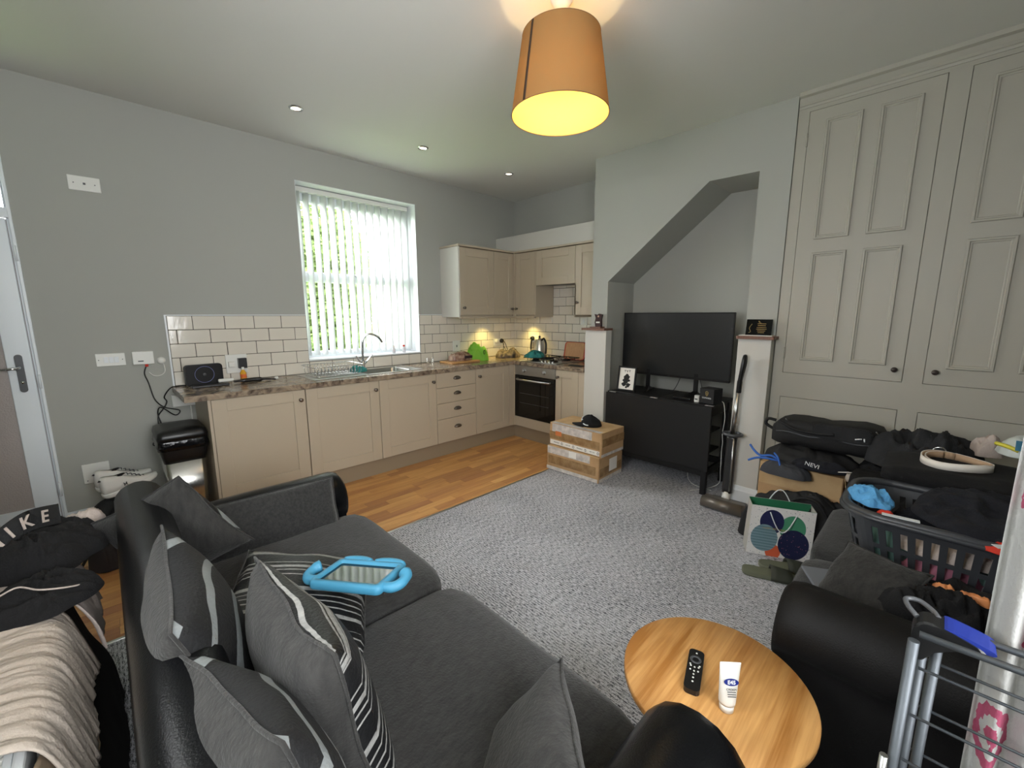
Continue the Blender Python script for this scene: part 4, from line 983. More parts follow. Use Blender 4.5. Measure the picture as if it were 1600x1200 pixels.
# plaque and trophy on the pier ledges
t = thing('plaque', 'black glass award plaque with gold writing on the right ledge', 'plaque', (3.385, .912, 1.280))
PM = Matrix.Translation((3.375, .912, 1.2795)) @ Matrix.Rotation(math.radians(8), 4, 'Y')
bm = BM(); box(bm, -.004, .004, -.083, .083, .002, .118, .001); xf(bm, bm.verts, PM); part('panel', bm, BLACKG, t)
bm = BM(); box(bm, -.012, .03, -.055, .055, 0, .006); xf(bm, bm.verts, PM); part('stand', bm, BLACKP, t)
for k, (w_, zc) in enumerate(((.055, .085), (.050, .072), (.062, .058), (.066, .046), (.052, .034), (.040, .022))):
    bm = BM(); box(bm, -.0048, -.004, -.018 - w_ / 2, -.018 + w_ / 2, zc, zc + .0028); xf(bm, bm.verts, PM); part('print_line', bm, GOLD, t)
bm = BM(); tube(bm, [PM @ Vector(p) for p in spline([(-.0045, -.005, .10), (-.0045, .004, .106), (-.0045, .0, .096), (-.0045, -.012, .092)], 4)], .0012, 4); tube(bm, [PM @ Vector(p) for p in spline([(-.0045, .045, .085), (-.0045, .060, .055), (-.0045, .050, .030), (-.0045, .062, .022)], 4)], .0016, 4); part('emblem', bm, GOLD, t)
t = thing('ornament', 'dark red-brown carved ornament with a pale figure on the left ledge', 'ornament', (3.385, 2.28, 1.306))
bm = BM(); prism(bm, rrect(3.385, 2.285, .075, .125, .01, 3), 'z', 1.3055, 1.318); part('base', bm, DKWOOD, t)
bm = BM(); prism(bm, [(2.235, 1.318), (2.300, 1.318), (2.308, 1.36), (2.298, 1.40), (2.312, 1.436), (2.282, 1.428), (2.262, 1.440), (2.228, 1.432), (2.238, 1.385)], 'x', 3.372, 3.394); part('shield', bm, mat('oxblood', '#33191a', .25), t)
bm = BM(); lathe(bm, [(0, 3.3705), (.008, 3.3705), (.009, 3.372)], (0, 2.268, 1.415), 12, 'x'); part('medallion', bm, mat('flesh_tone', '#c09a82', .5), t)
bm = BM(); box(bm, 3.3695, 3.372, 2.250, 2.292, 1.352, 1.366, .002); part('nameplate', bm, PLAST, t)

# cordless vacuum on its stand
vt = thing('cordless_vacuum', 'grey upright cordless vacuum cleaner leaning by the right pier', 'vacuum cleaner', (3.24, .985, .004))
VB = Matrix.Translation((3.19, .975, .004)) @ Matrix.Rotation(math.radians(2), 4, 'Z')
bm = BM(); prism(bm, rrect(-.045, 0, .10, .275, .02), 'z', .012, .072); xf(bm, bm.verts, VB); part('floor_head', bm, mat('vacuum_metallic', '#74706a', .35, .3), vt)
bm = BM(); tube(bm, [VB @ Vector((-.082, y, .045)) for y in (-.138, .138)], .042, 18); part('brush_roll_cover', bm, mat('vacuum_bronze', '#6a635a', .35, .4), vt)
bm = BM(); prism(bm, rrect(.055, 0, .13, .25, .02), 'z', .004, .030); xf(bm, bm.verts, VB); part('dock_base', bm, GREYP, vt)
bm = BM(); tube(bm, [(3.235, .990, .035), (3.262, .990, .10)], [.030, .028], 16); part('neck', bm, PLAST, vt)
bm = BM(); rings = []
for z, y in ((.10, .992), (.13, .991), (.52, .988), (.545, .988)): rings.append([Vector((3.268 + a * 1.0, y + b_, z)) for a, b_ in rrect(0, 0, .060, .072, .024, 4)])
loft(bm, rings); part('body_tube', bm, mat('vacuum_dark', '#2b2b2c', .3), vt)
bm = BM(); tube(bm, [(3.236, .968, .12), (3.236, .966, .53)], .006, 8); part('trim_strip', bm, STEEL, vt)
bm = BM(); tube(bm, [Vector((3.27 + .052 * math.cos(a), .988 + .062 * math.sin(a), .556)) for a in [2 * PI * k / 24 for k in range(24)]], .011, 8, cyc=True); part('collar', bm, GREYP, vt)
bm = BM(); tube(bm, [(3.272, .988, .55), (3.275, .975, .885)], .0165, 16); part('wand', bm, STEEL, vt)
bm = BM(); tube(bm, spline([(3.275, .975, .87), (3.272, .972, .95), (3.258, .962, 1.02), (3.262, .955, 1.10), (3.285, .955, 1.135), (3.305, .960, 1.09), (3.300, .968, 1.02), (3.278, .973, .955)], 5), [.018] * 6 + [.015] * 30, 10); part('handle', bm, BLACKP, vt)

# ================================================================ cardboard boxes and cap
def carton(label, x0, x1, y0, y1, z0, z1, rz, extras):
    c = ((x0 + x1) / 2, (y0 + y1) / 2, z0); t = thing('cardboard_box', label, 'box', c, math.radians(rz), group='taped cardboard boxes'); hx, hy, h = (x1 - x0) / 2, (y1 - y0) / 2, z1 - z0
    def P(n_, m, *a, bev=0, lab=None):
        b_ = BM(); box(b_, *a, bev=bev); return part(n_, b_, m, t, world=False, label=lab)
    P('carton', CARD, -hx, hx, -hy, hy, 0, h - .004, bev=.006)
    P('top_flap', CARDL, -hx + .002, hx - .002, .002, hy - .002, h - .004, h, bev=.0015); P('top_flap', CARDL, -hx + .002, hx - .002, -hy + .002, -.002, h - .004, h, bev=.0015)
    for a in extras(hx, hy, h): P(*a)
    return t
carton('lower taped cardboard box of the two beside the black table', 2.875, 3.275, 1.895, 2.455, .005, .232, 2, lambda hx, hy, h: [
    ('brown_tape', TAPE, -hx - .0012, -hx, -hy + .03, hy - .02, h * .28, h * .62), ('clear_tape', TAPEC, -hx - .0014, -hx, -hy + .09, hy - .01, h * .70, h + .0005), ('clear_tape', TAPEC, -hx - .0014, -hx, -hy + .01, hy, .004, h * .16), ('clear_tape', TAPEC, -hx + .01, hx - .01, -hy - .0012, -hy, .003, h * .15),
    ('brown_tape', TAPE, -hx + .02, hx - .02, -hy - .0012, -hy, h * .22, h * .55), ('shipping_label', PAPER, -hx + .17, -hx + .30, -hy - .0022, -hy - .0012, h * .30, h * .80), ('shipping_label', PAPER, -hx - .0022, -hx - .0014, -.05, .03, h * .74, h * .98)])
carton('upper taped cardboard box with a dark cap on it, beside the black table', 2.905, 3.260, 1.880, 2.450, .234, .445, 0, lambda hx, hy, h: [
    ('clear_tape', TAPEC, -hx - .0014, -hx, -hy + .10, hy - .03, h * .62, h * .97), ('brown_tape', TAPE, -hx - .0012, -hx, -hy + .02, hy, h * .30, h * .62), ('printed_tape', PAPER, -hx - .0016, -hx, -hy + .02, hy - .01, .010, h * .24),
    ('clear_tape', TAPEC, -hx, hx - .01, -hy - .0014, -hy, 0, h * .12), ('brown_tape', TAPE, -hx + .01, hx, -hy - .0014, -hy, h * .42, h * .75), ('orange_mark', mat('orange_sticker', '#c9743f', .6), -hx - .0022, -hx - .0014, hy - .14, hy - .07, h * .46, h * .66),
    ('clear_tape', TAPEC, -hx, -hx + .05, -hy + .02, hy - .02, h, h + .0006), ('clear_tape', TAPEC, -hx + .02, hx - .02, -.03, .03, h, h + .0008)])
ub = [o for o in COL.objects if o.name.startswith('cardboard_box')][-1]
for k in range(4):
    Mx = Matrix.Translation((-.1795, .20 - k * .13, .031)) @ Matrix(((0, 0, -1, 0), (-1, 0, 0, 0), (0, 1, 0, 0), (0, 0, 0, 1)))
    text(ub, 'FRAGILE' if k % 2 == 0 else '+44 161', .017, Mx, INK, depth=.0003, world=False)
    bm = BM(); tube(bm, [Mx @ Vector((.062 + .011 * math.cos(a), .011 * math.sin(a), 0)) for a in [2 * PI * q / 14 for q in range(14)]], .0014, 4, cyc=True); box(bm, -.1805, -.179, .138 - k * .13 - .001, .138 - k * .13 + .001, .020, .042); part('printed_symbol', bm, INK, ub, world=False)
# baseball cap
cp_ = thing('baseball_cap', 'black baseball cap with white mark lying on the upper cardboard box', 'cap', (3.05, 2.115, .4462)); CM = Matrix.Translation((3.065, 2.10, .4462)) @ Matrix.Rotation(math.radians(120), 4, 'Z')
bm = BM(); rings = []
for k in range(9):
    a = PI / 2 * k / 8; r_ = math.cos(a) ** .75; rings.append([CM @ Vector((.092 * r_ * math.cos(s) * (1 + .05 * N((math.cos(s), math.sin(s), k * .3), 2, 3)), .078 * r_ * math.sin(s), .098 * math.sin(a) ** .9 * (1 - .25 * max(0, -math.cos(s)) * 1) * (1 + .12 * N((math.cos(s) * 2, math.sin(s) * 2, k * .4), 1, 8)))) for s in [2 * PI * q / 30 for q in range(30)]])
loft(bm, rings); part('crown', bm, FABK, cp_, True)
bm = BM(); top, bot = [], []
for i in range(13):
    s = math.radians(-62 + 124 * i / 12); row, row2 = [], []
    for j in range(5):
        r_ = 1 + .95 * j / 4 * math.cos(s) ** .6 ; p = Vector((.088 * r_ * math.cos(s), .078 * (1 + .05 * j / 4) * math.sin(s), .020 - .020 * j / 4 * math.sin(abs(s)) ** 2 - .004 * j / 4)); row.append(CM @ p); row2.append(CM @ (p - Vector((0, 0, .004))))
    top.append(row); bot.append(row2)
loft(bm, [a + b_[::-1] for a, b_ in zip(top, bot)]); part('peak', bm, FABK, cp_, True)
bm = BM(); tube(bm, [CM @ Vector(p) for p in spline([(.075, .030, .060), (.086, .012, .048), (.080, .002, .070), (.072, -.010, .080)], 4)], .004, 6); part('emblem', bm, WHITE, cp_)
bm = BM(); tube(bm, [CM @ Vector(p) for p in spline([(.02, .0795, .020), (.045, .075, .022), (.066, .062, .030)], 4)], .005, 6); part('side_logo', bm, WHITE, cp_)
bm = BM(); lathe(bm, [(0, .103), (.005, .101), (.008, .095)], (0, 0, 0), 10); xf(bm, bm.verts, CM); part('top_button', bm, FABK, cp_)

# ================================================================ laundry and things around the right-hand sofa
def cloth(name, label, cat, m, smooth=True, group=None, **k): return single(name, label, cat, heap(**k), m, smooth, group)
# big brown box, bags and backpack by the cupboards
t = thing('cardboard_box', 'large plain brown cardboard box in front of the cupboards, under the backpack', 'box', (3.12, .49, .004))
bm = BM(); box(bm, 2.955, 3.30, .285, .715, .004, .50, .004); part('carton', bm, CARD, t)
bm = BM(); prism(bm, [(2.949, .50), (2.952, .50), (2.958, .36), (2.955, .36)], 'y', .29, .712); part('front_flap', bm, CARDL, t)
bm = BM(); prism(bm, [(.285, .50), (.282, .50), (.262, .40), (.268, .40)], 'x', 2.96, 3.29); part('side_flap', bm, CARDL, t)
bm = BM(); lathe(bm, [(0, 2.9535), (.016, 2.9535), (.018, 2.955)], (0, .330, .235), 16, 'x'); part('hand_hole', bm, BLACKM, t)
bp = thing('backpack', 'black backpack lying flat on top of the large brown box', 'backpack', (3.15, .42, .60))
bm = BM(); rings = []
for i in range(15):
    s = i / 14; y = .70 - .58 * s; sc_ = (1 - abs(2 * s - 1) ** 5) ** .4 if 0 < s < 1 else .35
    hh = .185 - .02 * math.sin(PI * s) + .02 * s
    rings.append([Vector((3.15 + .135 * sc_ * (abs(math.cos(a)) ** .42 * (1 if math.cos(a) > 0 else -1)) + .004 * N((s * 6, a, 0), 1, 3), y, .61 + (hh * (.35 + .65 * sc_)) * (.5 + .5 * (abs(math.sin(a)) ** .7 * (1 if math.sin(a) > 0 else -1))) + .006 * N((s * 9, a * 2.5, 4), 1, 3) * 2.5)) for a in [2 * PI * k / 24 for k in range(24)]])
loft(bm, rings); part('main_compartment', bm, NYLON, bp, True)
bm = BM(); tube(bm, [Vector((3.02 - .002, .66 - .50 * s / 14, .70 + .006 * math.sin(s))) for s in range(15)], .004, 5); part('zip', bm, GREYP, bp)
bm = BM(); prism(bm, rrect(.33, .745, .28, .085, .03, 3), 'x', 3.000, 3.03); bmesh.ops.bevel(bm, geom=bm.edges[:], offset=.006, segments=2, affect='EDGES'); part('front_pocket', bm, FABK2, bp)
bm = BM(); tube(bm, spline([(3.14, .69, .74), (3.13, .735, .745), (3.13, .745, .71), (3.14, .70, .68)], 5), .010, 8); part('grab_handle', bm, NYLON, bp)
bm = BM(); tube(bm, spline([(3.00, .64, .77), (2.99, .56, .735), (3.00, .46, .725), (3.00, .36, .735)], 5), .009, 6); part('shoulder_strap', bm, NYLON, bp)
bm = BM(); tube(bm, [(2.995, .265, .730), (2.992, .235, .738)], .004, 5); tube(bm, [(2.992, .225, .742), (2.992, .222, .724)], .004, 5); part('white_logo', bm, WHITE, bp)
for k, y in enumerate((.60, .17)):
    bm = BM(); tube(bm, [(3.01, y, .775), (2.998, y + .01, .790)], .003, 5); part('zip_puller', bm, STEEL, bp)
cloth('jacket', 'crumpled black jacket squashed between the backpack and the brown box', 'clothing', NYLON, c=(3.13, .48, .502), rx=.17, ry=.27, h=.115, seed=21, amp=.3)
cloth('pouch', 'grey and black mesh pouch hanging over the front edge of the brown box', 'bag', mat('mesh_grey', '#35373c', .7, bump=(300, .4)), c=(2.90, .565, .46), rx=.052, ry=.13, h=.075, seed=22, amp=.2)
t = single('sports_bag', 'flat black drawstring bag with white letters under the backpack', 'bag', heap((2.93, .40, .535), .06, .13, .05, seed=24, amp=.2), NAVY, True)
text(t, 'NEVI', .034, Matrix.Translation((2.872, .43, .565)) @ Matrix.Rotation(math.radians(8), 4, 'X') @ Matrix(((0, 0, -1, 0), (-1, 0, 0, 0), (0, 1, 0, 0), (0, 0, 0, 1))), WHITE, depth=.0006)
bm = BM()
tube(bm, spline([(2.93, .775, .60), (2.90, .74, .575), (2.89, .70, .555), (2.88, .64, .57), (2.885, .60, .545), (2.88, .66, .548), (2.89, .72, .535), (2.90, .77, .505)], 6), .007, 6)
single('shoelace', 'tangled bright blue cord dangling at the corner of the brown box', 'cord', bm, LACEB)
bm = BM(); tube(bm, spline([(2.90, .63, .585), (2.87, .60, .565), (2.868, .585, .515)], 5), .006, 6); tube(bm, [(2.868, .592, .512), (2.866, .578, .506)], .008, 6); single('shoelace', 'short blue drawcord with a white tip hanging beside the mesh pouch', 'cord', bm, LACEB)
bm = BM(); box(bm, -.09, .09, -.03, .03, 0, .004); xf(bm, bm.verts, Matrix.Translation((2.88, .27, .56)) @ Matrix.Rotation(.5, 4, 'Z') @ Matrix.Rotation(.35, 4, 'Y')); single('leaflet', 'white folded leaflet poking out beside the sports bag', 'paper', bm, PAPER)
bm = BM(); lathe(bm, [(0, 0), (.020, .002), (.026, .02), (.020, .045), (0, .050)], (2.83, .245, .53), 14); single('small_pot', 'small pale round pot beside the folded leaflet', 'pot', bm, mat('pot_pale', '#a59b90', .4))
bb = thing('holdall', 'slumped black holdall on the floor behind the gift bag', 'bag', (2.92, .52, .004))
part('body', heap((2.905, .49, .005), .085, .31, .335, seed=31, amp=.22, flat=.45), NYLON, bb, True)
bm = BM(); tube(bm, spline([(2.86, .52, .30), (2.83, .46, .365), (2.83, .38, .365), (2.84, .32, .27), (2.84, .29, .20)], 6), .010, 6); part('carry_handle', bm, NYLON, bb)
# gift bag
gb = thing('gift_bag', 'white paper gift bag with coloured balloon print and green inside, standing on the carpet', 'bag', (2.735, .52, .005))
P1, P2 = Vector((2.655, .672, 0)), Vector((2.790, .372, 0)); dd = (P2 - P1).normalized(); nn = Vector((-dd.y, dd.x, 0)); 
if nn.x < 0: nn = -nn
Wg = (P2 - P1).length; Hg = .325
def gq(quads, m, name, uv=False):
    bm = BM(); l = bm.loops.layers.uv.new('UVMap')
    for q in quads:
        vs = [bm.verts.new(P1 + dd * a * Wg + nn * b_ + Vector((0, 0, .006 + z))) for a, b_, z in q]; f = bm.faces.new(vs)
        for lp, c_ in zip(f.loops, ((0, 0), (1, 0), (1, 1), (0, 1))): lp[l].uv = c_
    bmesh.ops.solidify(bm, geom=bm.faces[:], thickness=.0012) if not uv else None
    o = part(name, bm, m, gb); return o
gq([[(0, 0, 0), (1, 0, 0), (.985, -.035, Hg), (.015, -.035, Hg)]], BAGART, 'front_panel', True)
gq([[(0, .0, 0), (0, .12, 0), (.015, .075, Hg), (.015, -.034, Hg)]], PAPER, 'side_panel'); gq([[(1, .0, 0), (1, .12, 0), (.985, .075, Hg), (.985, -.034, Hg)]], PAPER, 'side_panel'); gq([[(0, .12, 0), (1, .12, 0), (.985, .076, Hg + .004), (.015, .076, Hg + .004)]], PAPER, 'back_panel')
gq([[(0, 0, 0), (1, 0, 0), (1, .12, 0), (0, .12, 0)]], PAPER, 'base_panel')
GREENP = mat('green_paper', '#3e9a6e', .5)
gq([[(.02, .0745, Hg - .05), (.98, .0745, Hg - .05), (.984, .0745, Hg + .003), (.016, .0745, Hg + .003)]], GREENP, 'green_lining'); gq([[(.02, -.030, Hg - .04), (.98, -.030, Hg - .04), (.984, -.0335, Hg + .001), (.016, -.0335, Hg + .001)]], GREENP, 'green_lining')
for (b_, zz, o_) in ((-.040, -1, -.004), (.078, 1, 0)):
    bm = BM(); pts = [P1 + dd * Wg * a + nn * (b_ + o_) + Vector((0, 0, Hg - .01 + h_)) for a, h_ in spline2] if False else [P1 + dd * Wg * (.30 + .40 * k / 10) + nn * (b_ - (.012 if zz < 0 else 0) * math.sin(PI * k / 10)) + Vector((0, 0, Hg - .025 + zz * (.10 if zz > 0 else .11) * math.sin(PI * k / 10))) for k in range(11)]
    tube(bm, pts, .0032, 6); part('rope_handle', bm, WHITE, gb)
text(gb, 'HAPPY BIRTHDAY', .015, Matrix.Translation(P1 + dd * Wg * .40 - nn * .022 + Vector((0, 0, .19))) @ Matrix((dd, Vector((0, 0, 1)), dd.cross(Vector((0, 0, 1))))).transposed().to_4x4(), GOLD, depth=.0003)
# sliders
def slider(x, y, rz, label):
    t = thing('slider_sandal', label, 'sandal', (x, y, .006), rz, group='pair of olive slider sandals')
    out = [(-.135, .0), (-.125, .032), (-.08, .040), (-.02, .036), (.05, .046), (.10, .044), (.130, .022), (.137, 0), (.130, -.020), (.10, -.040), (.05, -.046), (-.02, -.038), (-.08, -.040), (-.125, -.030)]
    O = [(p.x, p.y) for p in spline([(a, b_, 0) for a, b_ in out], 3, cyc=True)]
    bm = BM(); loft(bm, [[Vector((a * s, b_ * s, z)) for a, b_ in O] for s, z in ((.97, 0), (1, .006), (1, .020), (.975, .027), (.90, .022))]); part('sole', bm, OLIVE, t, world=False)
    bm = BM(); rings = []
    for x_ in (.0, .03, .07, .10):
        rings.append([Vector((x_ * (1 + .0 * a), .050 * math.cos(a), .006 + .062 * math.sin(a) * (1 - .25 * x_ / .1))) for a in [PI * k / 12 for k in range(13)]] + [Vector((x_, .045 * math.cos(a), .006 + .055 * math.sin(a) * (1 - .25 * x_ / .1))) for a in [PI * (12 - k) / 12 for k in range(13)]])
    loft(bm, rings); part('strap', bm, mat('olive_strap', '#33362c', .7), t, world=False); return t
slider(2.480, .500, math.radians(-68), 'olive green slider sandal in front of the gift bag, the nearer of the pair')
slider(2.615, .455, math.radians(-60), 'olive green slider sandal tucked against the gift bag, the further of the pair')

# laundry basket
LB = thing('laundry_basket', 'dark grey plastic laundry basket with slotted sides, full of clothes, on the right sofa', 'basket', (2.17, -.12, .455))
def bk(z):
    k = (z - .465) / .235; return rrect(2.18, -.125, .36 + .09 * k, .52 + .10 * k, .10 + .02 * k, 6)
GP = mat('basket_plastic', '#3b3d41', .35)
bm = BM(); r_ = [Vector((x, y, .70)) for x, y in bk(.70)]; tube(bm, r_, [.016] * len(r_), 8, cyc=True)
tube(bm, [Vector((x, y, .692)) for x, y in bk(.75)], .010, 8, cyc=True); part('rim', bm, GP, LB, True)
bm = BM(); loft(bm, [[Vector((x, y, .460)) for x, y in bk(.465)], [Vector((x, y, .495)) for x, y in bk(.495)]]); part('base', bm, GP, LB)
def wall_pts(z, n=92):
    P_ = [Vector((x, y, z)) for x, y in bk(z)]; L_ = [0]
    for i in range(len(P_)): L_.append(L_[-1] + (P_[(i + 1) % len(P_)] - P_[i]).length)
    out = []
    for k in range(n):
        s = L_[-1] * k / n; i = max(j for j in range(len(P_)) if L_[j] <= s); f = (s - L_[i]) / max(L_[i + 1] - L_[i], 1e-6); out.append(P_[i].lerp(P_[(i + 1) % len(P_)], f))
    return out
lv = [wall_pts(z) for z in (.495, .510, .572, .590, .655, .70)]; cc_ = Vector((2.18, -.125, 0)); bm = BM()
for li in range(5):
    A, B_ = lv[li], lv[li + 1]
    for k in range(92):
        if li in (1, 3) and k % 2 == 0 and not (10 <= (k % 46) <= 12 or (k % 23) < 3): continue
        q = [A[k], A[(k + 1) % 92], B_[(k + 1) % 92], B_[k]]; q2 = [p + (Vector((cc_.x, cc_.y, p.z)) - p).normalized() * .003 for p in q]
        v = [bm.verts.new(p) for p in q + q2]
        for ii in ((0, 1, 2, 3), (7, 6, 5, 4), (0, 4, 5, 1), (1, 5, 6, 2), (2, 6, 7, 3), (3, 7, 4, 0)): bm.faces.new([v[i] for i in ii])
bmesh.ops.remove_doubles(bm, verts=bm.verts, dist=1e-5); part('slotted_wall', bm, GP, LB)
for nm, m, c_, rx, ry, h, sd in (('towel', mat('towel_green', '#5d7f78', .9), (2.08, .045, .50), .07, .08, .15, 41), ('top', mat('cloth_pink', '#a8687c', .9), (2.06, -.09, .50), .06, .13, .075, 42), ('vest', PINKB, (2.06, -.10, .58), .06, .16, .07, 43), ('sock', mat('cloth_mint', '#6c8983', .9), (2.07, -.27, .52), .06, .08, .10, 44), ('shirt', mat('cloth_white', '#c9ccd0', .9), (2.06, -.28, .50), .07, .08, .05, 45), ('trousers', NAVY, (2.22, -.12, .50), .10, .20, .20, 46)):
    lab = {'towel': 'grey-green towel seen through the basket slots at its left end', 'top': 'pink top at the bottom of the laundry basket', 'vest': 'pale pink cloth higher up inside the laundry basket', 'sock': 'mint green cloth inside the right end of the basket', 'shirt': 'white shirt at the bottom right of the laundry basket', 'trousers': 'dark trousers in the middle of the laundry basket'}[nm]
    cloth(nm, lab, 'clothing', m, c=c_, rx=rx, ry=ry, h=h, seed=sd, n=20)
cloth('blue_cloth', 'light blue cloth flung over the left corner of the laundry basket', 'clothing', BLUEC, c=(2.13, .115, .700), rx=.095, ry=.070, h=.060, seed=48, amp=.75, n=36, rz=.4, fs=1.8, flat=.9)
cloth('red_garment', 'small scrap of red clothing at the left end inside the basket', 'clothing', RED, c=(2.03, .06, .675), rx=.02, ry=.03, h=.03, seed=49, n=16)
cloth('navy_trousers', 'dark navy trousers heaped over the front of the laundry basket', 'clothing', NAVY, c=(2.17, -.20, .700), rx=.22, ry=.20, h=.085, seed=50, amp=.4, rz=.2)
cloth('red_tshirt', 'bright red clothing sticking out under the navy trousers', 'clothing', RED, c=(1.985, -.225, .690), rx=.06, ry=.09, h=.035, seed=51, n=24)
bm = BM(); box(bm, -.012, .012, -.045, .045, 0, .002); xf(bm, bm.verts, Matrix.Translation((1.93, -.235, .722)) @ Matrix.Rotation(.6, 4, 'Z')); single('clothing_tag', 'white clothing label poking out beside the red top', 'label', bm, WHITE)
bm = BM(); box(bm, -.010, .010, -.05, .05, 0, .003); xf(bm, bm.verts, Matrix.Translation((1.962, .02, .716)) @ Matrix.Rotation(.1, 4, 'Z')); single('clothing_tag', 'white strip of cloth on the basket rim below the jeans', 'label', bm, WHITE)
bm = BM(); box(bm, -.05, .05, -.06, .06, 0, .006); xf(bm, bm.verts, Matrix.Translation((2.12, -.385, .775)) @ Matrix.Rotation(.5, 4, 'Z') @ Matrix.Rotation(-.35, 4, 'Y')); single('grey_sleeve', 'pale grey cloth edge at the right of the navy trousers', 'clothing', bm, PINKB)
# piles behind the basket
cloth('laundry_pile', 'mound of black clothes filling the far seat behind the basket', 'clothing', FABK, c=(2.68, -.20, .455), rx=.30, ry=.34, h=.235, seed=54, amp=.25, flat=.35)
bm = BM(); rings = []
for i in range(13):
    s = i / 12; y = .11 - .54 * s; e = (1 - abs(2 * s - 1) ** 8) ** .5 if 0 < s < 1 else .5
    rings.append([Vector((2.60 + .20 * (abs(math.cos(a)) ** .5 * math.copysign(1, math.cos(a))), y, .735 + .045 * e * (abs(math.sin(a)) ** .7 * math.copysign(1, math.sin(a))) + .005 * math.sin(a * 6 + s * 3) + .012 * N((s * 4, math.cos(a), 1), 1, 6))) for a in [2 * PI * k / 28 for k in range(28)]])
loft(bm, rings); single('folded_jeans', 'thick folded black jeans under the coiled belt', 'clothing', bm, FABK, True)
bt = thing('belt', 'coiled cream and tan leather belt lying on the folded black jeans', 'belt', (2.62, -.12, .79))
BC = (2.60, -.115, .778)
def coil(r_, wob, z0, z1, m, name, parent, th=.003, a0=0, a1=2 * PI):
    bm = BM(); rings = []
    for k in range(49):
        a = a0 + (a1 - a0) * k / 48; R_ = r_ + wob * a / (2 * PI); c_, s_ = math.cos(a), math.sin(a)
        P_ = lambda q, z: Vector((BC[0] + (R_ + q) * c_ * .98, BC[1] + (R_ + q) * s_ * 1.08, BC[2] + z + .006 * math.sin(a * 2)))
        rings.append([P_(0, z0), P_(th, z0), P_(th, z1), P_(0, z1)])
    loft(bm, rings); return part(name, bm, m, parent)
coil(.098, .004, .002, .034, CREAMB, 'outer_strap', bt); coil(.0945, .004, .003, .033, TANB, 'inner_lining', bt); coil(.086, .003, .003, .032, CREAMB, 'second_turn', bt, a0=.4, a1=4.4); coil(.083, .003, .004, .031, TANB, 'second_lining', bt, .0028, .4, 4.4)
bm = BM()
tube(bm, [Vector((2.715, -.065 + .020 * math.cos(a), .808 + .016 * math.sin(a))) for a in [2 * PI * k / 16 for k in range(16)]], .003, 6, cyc=True); part('buckle', bm, CHROME, bt)
cloth('black_jacket', 'crumpled charcoal jacket heaped behind the belt against the cupboards', 'clothing', FABK2, c=(3.05, -.02, .62), rx=.16, ry=.22, h=.24, seed=56, amp=.45, fs=2.6)
cloth('laundry_pile', 'low mound of black clothes between backpack and sofa arm', 'clothing', FABK, c=(3.14, .05, .44), rx=.22, ry=.20, h=.20, seed=55, amp=.3)
cloth('laundry_pile', 'dark clothes heap at the right end behind the basket', 'clothing', FABK, c=(2.75, -.44, .60), rx=.30, ry=.14, h=.26, seed=57, amp=.35)
cloth('grey_cloth', 'small pale grey cloth tucked behind the charcoal jacket', 'clothing', PINKB, c=(3.06, -.235, .745), rx=.06, ry=.06, h=.10, seed=58, n=22)
wb = thing('wipes_packet', 'white plastic packet with a blue square on the laundry at the right edge', 'packet', (2.85, -.34, .84)); part('packet', heap((2.84, -.36, .82), .10, .12, .085, seed=59, amp=.3, n=24), mat('packet_white', '#c5ccc8', .3), wb, True)
bm = BM(); box(bm, -.001, .001, -.028, .028, -.022, .022); xf(bm, bm.verts, Matrix.Translation((2.755, -.315, .875)) @ Matrix.Rotation(.35, 4, 'Y')); part('blue_square', bm, mat('teal_print', '#2f6f8c', .4), wb)
bm = BM(); tube(bm, spline([(2.80, -.235, .865), (2.77, -.27, .862), (2.76, -.30, .85)], 4), .009, 6); part('yellow_corner', bm, mat('yellow_print', '#d6cc45', .4), wb)
# near seat
bc = thing('black_coat', 'black coat with an orange satin lining spread on the near seat', 'clothing', (1.85, -.16, .46)); part('cloth', heap((1.80, -.17, .462), .19, .24, .12, seed=61, amp=.4, rz=.3), FABK, bc, True)
for k, (x, y, z, rx, ry) in enumerate(((1.82, -.035, .545, .022, .038), (1.815, -.105, .560, .018, .030), (1.81, -.17, .560, .018, .038))): part('orange_lining', heap((x, y, z), rx, ry, .035, seed=63 + k, n=16), ORANGE, bc, True)
cloth('black_tshirt', 'black top crumpled against the small grey cushion', 'clothing', FABK, c=(1.73, -.06, .47), rx=.10, ry=.13, h=.15, seed=66, amp=.4)
cloth('dark_jumper', 'charcoal jumper heap below the right end of the basket', 'clothing', FABK2, c=(1.90, -.38, .462), rx=.16, ry=.16, h=.15, seed=67, amp=.4)
bm = BM(); box(bm, -.10, .10, -.07, .07, 0, .010, .002); xf(bm, bm.verts, Matrix.Translation((1.78, .16, .466)) @ Matrix.Rotation(.5, 4, 'Z')); single('thin_book', 'thin grey notebook under the small grey cushion', 'book', bm, mat('book_grey', '#6d7178', .5))

